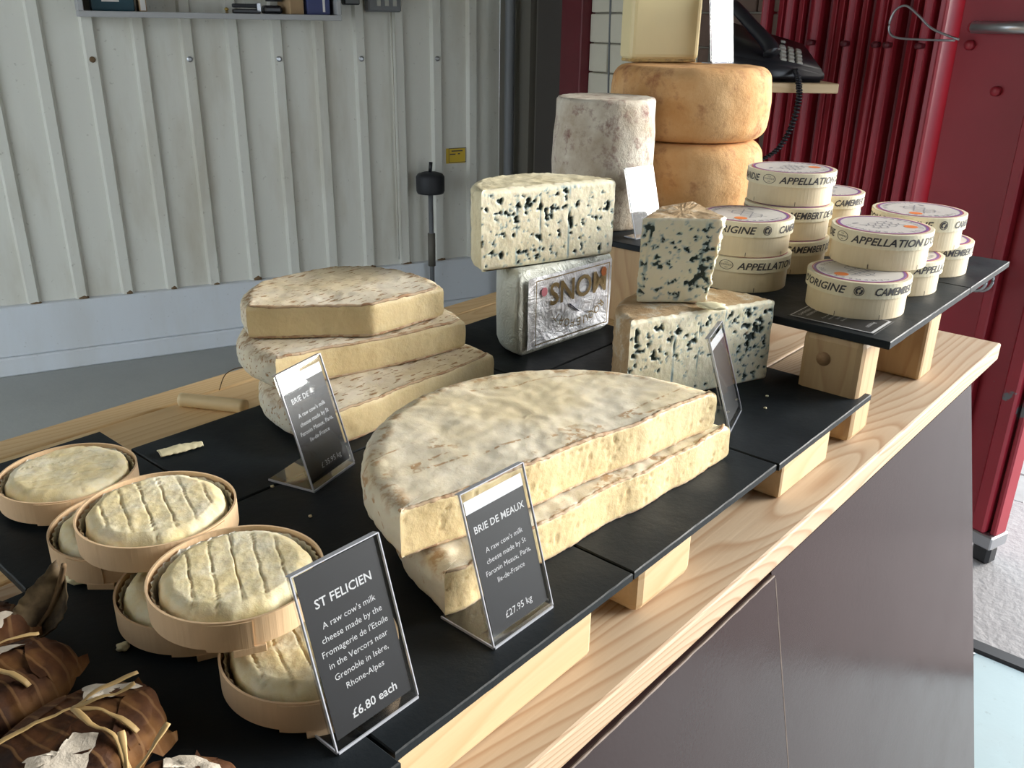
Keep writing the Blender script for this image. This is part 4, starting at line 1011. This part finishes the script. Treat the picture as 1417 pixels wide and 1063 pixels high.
md = bm_me.modifiers.new('thick', 'SOLIDIFY'); md.thickness = 0.0008
tube('leaf_stem', spline([(0.0, -0.008, 0.02), (0.010, -0.006, 0.036), (0.013, -0.008, 0.046), (0.014, -0.014, 0.058)], 5), lambda u: 0.0026-0.0008*u, M['rust'], dl, 7)
tube('leaf_vein', [(-0.022, -0.012, 0.0125), (-0.01, -0.010, 0.016), (0.002, -0.008, 0.026), (0.012, -0.0065, 0.040)], 0.0014, M['rust'], dl, 6)

# ------------------------------------------------------------------ crumbs, stick, smear
def crumb(label, loc, r, seed, flat=0.6, stretch=1.0):
    bm = bmesh.new(); bmesh.ops.create_icosphere(bm, subdivisions=3, radius=1)
    for v in bm.verts:
        k_ = 1+0.35*fbm(v.co.x+seed, v.co.y, v.co.z, 1.6, 3); v.co = Vector((v.co.x*r*stretch*k_, v.co.y*r*k_, v.co.z*r*flat*k_))
    zmin = min(v.co.z for v in bm.verts)
    for v in bm.verts: v.co.z -= zmin
    o = bmo('cheese_crumb', bm, M['crumb'], None, True, loc=loc, rz=seed); return prop(o, label, 'crumb')
crumb('pale cheese crumb on the slate between cups and wrapped cheeses', (0.196, 0.512, SL), 0.0042, 0.9)
crumb('yellowish cheese crumb beside the dried leaf stem', (0.212, 0.612, SL), 0.0085, 2.2, 0.4, 1.5)
for q, (x, y, z, nm) in enumerate(((0.395, 0.628, SL, 'beside the foot of the sign at the brie stack'), (0.386, 0.560, SL, 'between the upper cup and the large brie'), (0.905, 0.392, SL, 'near the free slate end before the lower blue cheese'), (0.872, 0.378, SL, 'next to the edge on sign'))):
    crumb('tiny white crumb on the slate '+nm, (x, y, z), 0.0017, q*1.3)
crumb('pale cheese crumb squeezed between the blue wedge and the half wheel', (0.868, 0.455, SL+0.1005), 0.011, 5.0, 0.28, 1.6)
bm = bmesh.new(); bmesh.ops.create_grid(bm, x_segments=24, y_segments=10, size=1)
for v in bm.verts:
    x, y = v.co.x, v.co.y; w_ = 1-0.35*max(0, x)+0.3*nz(x*6, 2, y*2)
    v.co = Vector((x*0.021, y*0.0075*w_+0.002*nz(x*5, 1, 1), 0.0012+0.003*max(0, 1-y*y)*(1-0.5*abs(x))*(1+0.8*nz(x*4, y*4, 2))))
o = bmo('butter_smear', bm, M['crumb'], None, True, loc=(0.378, 0.757, SL), rz=-0.25); md = o.modifiers.new('t', 'SOLIDIFY'); md.thickness = 0.0014; md.offset = 1
prop(o, 'flat smear of soft cheese scraped onto the back slate', 'smear')
sd = tube('wooden_stick', spline([(0.0, 0.0, 0.010), (0.02, -0.036, 0.010), (0.042, -0.078, 0.010)], 6), 0.0088, M['stick'], None, 14, loc=(0.4975, 0.978, PL-0.001)); prop(sd, 'pale round wooden stick on the pine plank behind the slate', 'stick')
tw = tube('thin_twig', spline([(0.555, 0.985, PL+0.002), (0.568, 0.985, PL+0.022), (0.585, 0.965, PL+0.030), (0.592, 0.93, PL+0.012), (0.588, 0.90, PL+0.002)], 6), 0.0007, M['rust'], None, 5); prop(tw, 'thin curved thread on the pine plank beside the brie stack', 'thread')

# ------------------------------------------------------------------ wall fittings
sh = thing('wall_shelf', 'shallow grey open shelf box on the corrugated wall', 'shelf', tuple(frame_back(0, 0, 0)), AW)
S0, S1, D = 0.475, 1.395, 0.20
box('board', S0, S1, -D, -0.02, 1.302, 1.322, M['shelf_paint'], sh, bev=0.002)
box('side', S0, S0+0.018, -D, -0.02, 1.322, 1.62, M['shelf_paint'], sh, bev=0.002)
box('side', S1-0.018, S1, -D, -0.02, 1.322, 1.62, M['shelf_paint'], sh, bev=0.002)
box('board', S0, S1, -D, -0.02, 1.60, 1.62, M['shelf_paint'], sh, bev=0.002)
def on_shelf(name, label, cat, s0, s1, o0, o1, h, mat, bev=0.004, rot=0, extra=None):
    t_ = thing(name, label, cat, tuple(frame_back((s0+s1)/2, (o0+o1)/2, 1.322)), AW+rot)
    box('body', -(s1-s0)/2, (s1-s0)/2, -(o1-o0)/2, (o1-o0)/2, 0, h, mat, t_, bev=bev, seg=2)
    if extra: extra(t_, (s1-s0)/2, (o1-o0)/2, h)
    return t_
on_shelf('plastic_box', 'dark teal plastic box on the wall shelf end', 'box', 0.52, 0.66, 0.06, 0.16, 0.12, M['teal'], extra=lambda t_, a, b, h: (box('lid', -a-0.004, a+0.004, -b-0.004, b+0.004, h-0.02, h+0.006, M['black_plastic'], t_, bev=0.003), box('label', -a*0.5, a*0.3, -b-0.001, -b+0.001, 0.03, 0.08, M['label_white'], t_)))
on_shelf('notebook', 'brown notebook standing beside the teal box on wall shelf', 'book', 0.675, 0.70, 0.06, 0.16, 0.14, M['cardboard'], extra=lambda t_, a, b, h: box('pages', -a*0.7, a*0.7, -b-0.001, b*0.9, 0.004, h+0.001, M['label_white'], t_))
on_shelf('stapler', 'black stapler lying on the wall shelf', 'stapler', 1.00, 1.10, 0.12, 0.15, 0.016, M['black_plastic'], extra=lambda t_, a, b, h: (box('arm', -a, a*0.9, -b*0.8, b*0.8, h+0.004, h+0.018, M['gap'], t_, bev=0.003), box('hinge', a*0.75, a, -b, b, h*0.5, h+0.02, M['steel'], t_)))
on_shelf('tape_gun', 'black tape dispenser on the wall shelf', 'tape dispenser', 1.11, 1.18, 0.10, 0.16, 0.03, M['black_plastic'], bev=0.01, extra=lambda t_, a, b, h: lathe('tape_roll', [(0.01, -0.012), (0.03, -0.012), (0.03, 0.012), (0.01, 0.012)], M['gap'], t_, 24, loc=(0.01, 0, h+0.026)))
on_shelf('brass_knob', 'small brass knob on the wall shelf', 'knob', 0.972, 0.984, 0.13, 0.142, 0.008, M['gold_ink'], bev=0.003, extra=lambda t_, a, b, h: lathe('head', [(0.003, h), (0.008, h+0.003), (0.008, h+0.008), (0.003, h+0.012)], plain('brass', (0.6, 0.42, 0.12), 0.3, 0.9), t_, 16))
on_shelf('cardboard_box', 'brown cardboard box leaning on the wall shelf', 'box', 1.19, 1.25, 0.07, 0.17, 0.13, M['cardboard'], rot=0.25, extra=lambda t_, a, b, h: box('flap', -a, a, -b-0.002, -b+0.03, h, h+0.003, M['cardboard'], t_))
on_shelf('ring_binder', 'dark blue ring binder with pale stripe on wall shelf', 'binder', 1.27, 1.36, 0.03, 0.17, 0.25, M['navy'], extra=lambda t_, a, b, h: box('spine_stripe', a*0.35, a*0.55, -b-0.001, -b+0.002, 0.01, h-0.01, M['label_white'], t_))
sw = thing('switch_box', 'grey switch box with three pale switches on corrugated wall', 'switch box', tuple(frame_back(0, 0, 0)), AW)
box('housing', 1.545, 1.685, -0.075, -0.02, 1.338, 1.46, M['box_grey'], sw, bev=0.006)
for q in range(3): box('switch', 1.580+0.034*q, 1.596+0.034*q, -0.080, -0.074, 1.360, 1.43, M['key'], sw, bev=0.001)
sw2 = thing('junction_box', 'small dark junction box beside the grey switch box', 'junction box', tuple(frame_back(0, 0, 0)), AW)
box('housing', 1.45, 1.515, -0.06, -0.02, 1.362, 1.43, M['gap'], sw2, bev=0.004); box('cover', 1.455, 1.51, -0.064, -0.06, 1.367, 1.425, M['box_grey'], sw2)
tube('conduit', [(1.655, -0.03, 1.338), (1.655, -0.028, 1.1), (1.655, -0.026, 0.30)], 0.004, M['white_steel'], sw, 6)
stk = thing('warning_sticker', 'yellow warning sticker with black print on corrugated wall', 'sticker', tuple(frame_back(0, 0, 0)), AW)
box('sheet', 1.904, 1.998, -0.0030, -0.0012, 0.710, 0.777, M['yellow'], stk)
acc = Acc()
for (x0, x1, z0, z1) in ((1.930, 1.985, 0.762, 0.767), (1.922, 1.950, 0.748, 0.753), (1.962, 1.972, 0.749, 0.754), (1.917, 2.003, 0.713, 0.7155), (1.917, 2.003, 0.775, 0.7775), (1.917, 1.919, 0.713, 0.777), (2.001, 2.003, 0.713, 0.777)):
    acc.add(([Vector((x0, -0.0034, z0)), Vector((x1, -0.0034, z0)), Vector((x1, -0.0034, z1)), Vector((x0, -0.0034, z1))], [(0, 1, 2, 3)]))
acc.build('print', M['ink'], stk)
pb = thing('door_bolt_cap', 'dark round cap on a vertical rod beside the yellow sticker', 'bolt', tuple(frame_back(1.790, 0.090, 0)), AW)
lathe('cap', [(0.01, 0.598), (0.058, 0.600), (0.063, 0.612), (0.063, 0.672), (0.055, 0.684), (0.03, 0.692), (0.01, 0.693)], M['gap'], pb, 24)
tube('pin', [(0, 0, 0.690), (0.004, 0, 0.735)], 0.008, M['black_plastic'], pb, 10)
tube('rod', [(0, 0, 0.0), (0, 0, 0.600)], 0.011, M['pipe'], pb, 12)
tube('sleeve', [(0, 0, 0.27), (0, 0, 0.42)], 0.017, M['dark_panel'], pb, 12)

# ------------------------------------------------------------------ telephone on its shelf
PHR = math.atan2(-0.753, 0.658); PHX = Vector((0.658, -0.753, 0)); PHY = Vector((0.753, 0.658, 0)); PHO = Vector((2.199, 0.877, 0))
ps = thing('phone_shelf', 'small pine shelf holding the black telephone', 'shelf', tuple(PHO), PHR)
box('board', -0.40, 0.0, 0.0, 0.22, 1.157, 1.1795, M['pine2'], ps, bev=0.002)
box('bracket', -0.20, -0.17, 0.14, 0.50, 1.135, 1.157, M['gap'], ps)
ph = thing('telephone', 'black desk telephone with beige keypad and coiled cord', 'telephone', tuple(PHO+PHX*-2.035+PHY*0.305+Vector((0, 0, 1.18))), PHR)
def wedge(name, s0, s1, o0, o1, h0, h1, mat, bev=0.006, zb=0.0, parent=ph):
    bm = bmesh.new(); vs = [bm.verts.new(p) for p in ((s0, -o1, zb), (s1, -o1, zb), (s1, -o0, zb), (s0, -o0, zb), (s0, -o1, zb+h0), (s1, -o1, zb+h1), (s1, -o0, zb+h1), (s0, -o0, zb+h0))]
    for f_ in ((0, 1, 2, 3), (4, 5, 6, 7), (0, 1, 5, 4), (1, 2, 6, 5), (2, 3, 7, 6), (3, 0, 4, 7)): bm.faces.new([vs[q] for q in f_])
    bmesh.ops.bevel(bm, geom=list(bm.edges), offset=bev, segments=2, affect='EDGES'); return bmo(name, bm, mat, parent, True)
HB = {(0, 0): 0.070, (1, 0): 0.026, (0, 1): 0.150, (1, 1): 0.085}
def top_h(s_, y_):
    a = (s_-1.755)/0.25; b_ = (y_+0.285)/0.185
    return (HB[0, 0]*(1-a)+HB[1, 0]*a)*(1-b_)+(HB[0, 1]*(1-a)+HB[1, 1]*a)*b_
bm = bmesh.new(); pv = [bm.verts.new((1.755+0.25*a, -0.285+0.185*b_, z_)) for (a, b_) in ((0, 0), (1, 0), (1, 1), (0, 1)) for z_ in (0.0, HB[a, b_])]
for f_ in ((0, 2, 4, 6), (1, 3, 5, 7), (0, 2, 3, 1), (2, 4, 5, 3), (4, 6, 7, 5), (6, 0, 1, 7)): bm.faces.new([pv[q] for q in f_])
bmesh.ops.bevel(bm, geom=list(bm.edges), offset=0.008, segments=2, affect='EDGES'); bmo('body', bm, M['black_plastic'], ph, True)
tube('handset', spline([(1.785, -0.105, 0.150), (1.787, -0.125, 0.172), (1.800, -0.17, 0.165), (1.83, -0.23, 0.125), (1.86, -0.285, 0.085), (1.866, -0.300, 0.066)], 6), lambda u: 0.021-0.006*math.sin(PI*u), M['black_plastic'], ph, 14)
for r in range(4):
    for q in range(3):
        s_ = 1.905+0.020*q+0.006*r; y_ = -0.262+0.026*r; z_ = top_h(s_, y_)
        k_ = box('key', -0.0075, 0.0075, -0.009, 0.009, -0.003, 0.004, M['key'], ph, bev=0.002); k_.location = (s_, y_, z_); k_.rotation_euler = (0.36, 0.2, 0)
for q in range(3):
    k_ = box('line_key', -0.006, 0.006, -0.004, 0.004, -0.002, 0.003, M['key'], ph, bev=0.001); k_.location = (1.875+0.03*q, -0.14, top_h(1.875+0.03*q, -0.14)); k_.rotation_euler = (0.36, 0.2, 0)
base_pts = spline([(1.930, -0.290, 0.030), (1.932, -0.318, 0.005), (1.938, -0.320, -0.04), (1.930, -0.315, -0.10), (1.905, -0.31, -0.155), (1.86, -0.30, -0.185), (1.80, -0.29, -0.19)], 40)
cp = []
for i, p in enumerate(base_pts):
    a = i*1.15; cp.append(Vector(p)+Vector((math.cos(a)*0.0062, math.sin(a)*0.0062, 0.0)))
tube('coiled_cord', cp, 0.0026, M['black_plastic'], ph, 5)
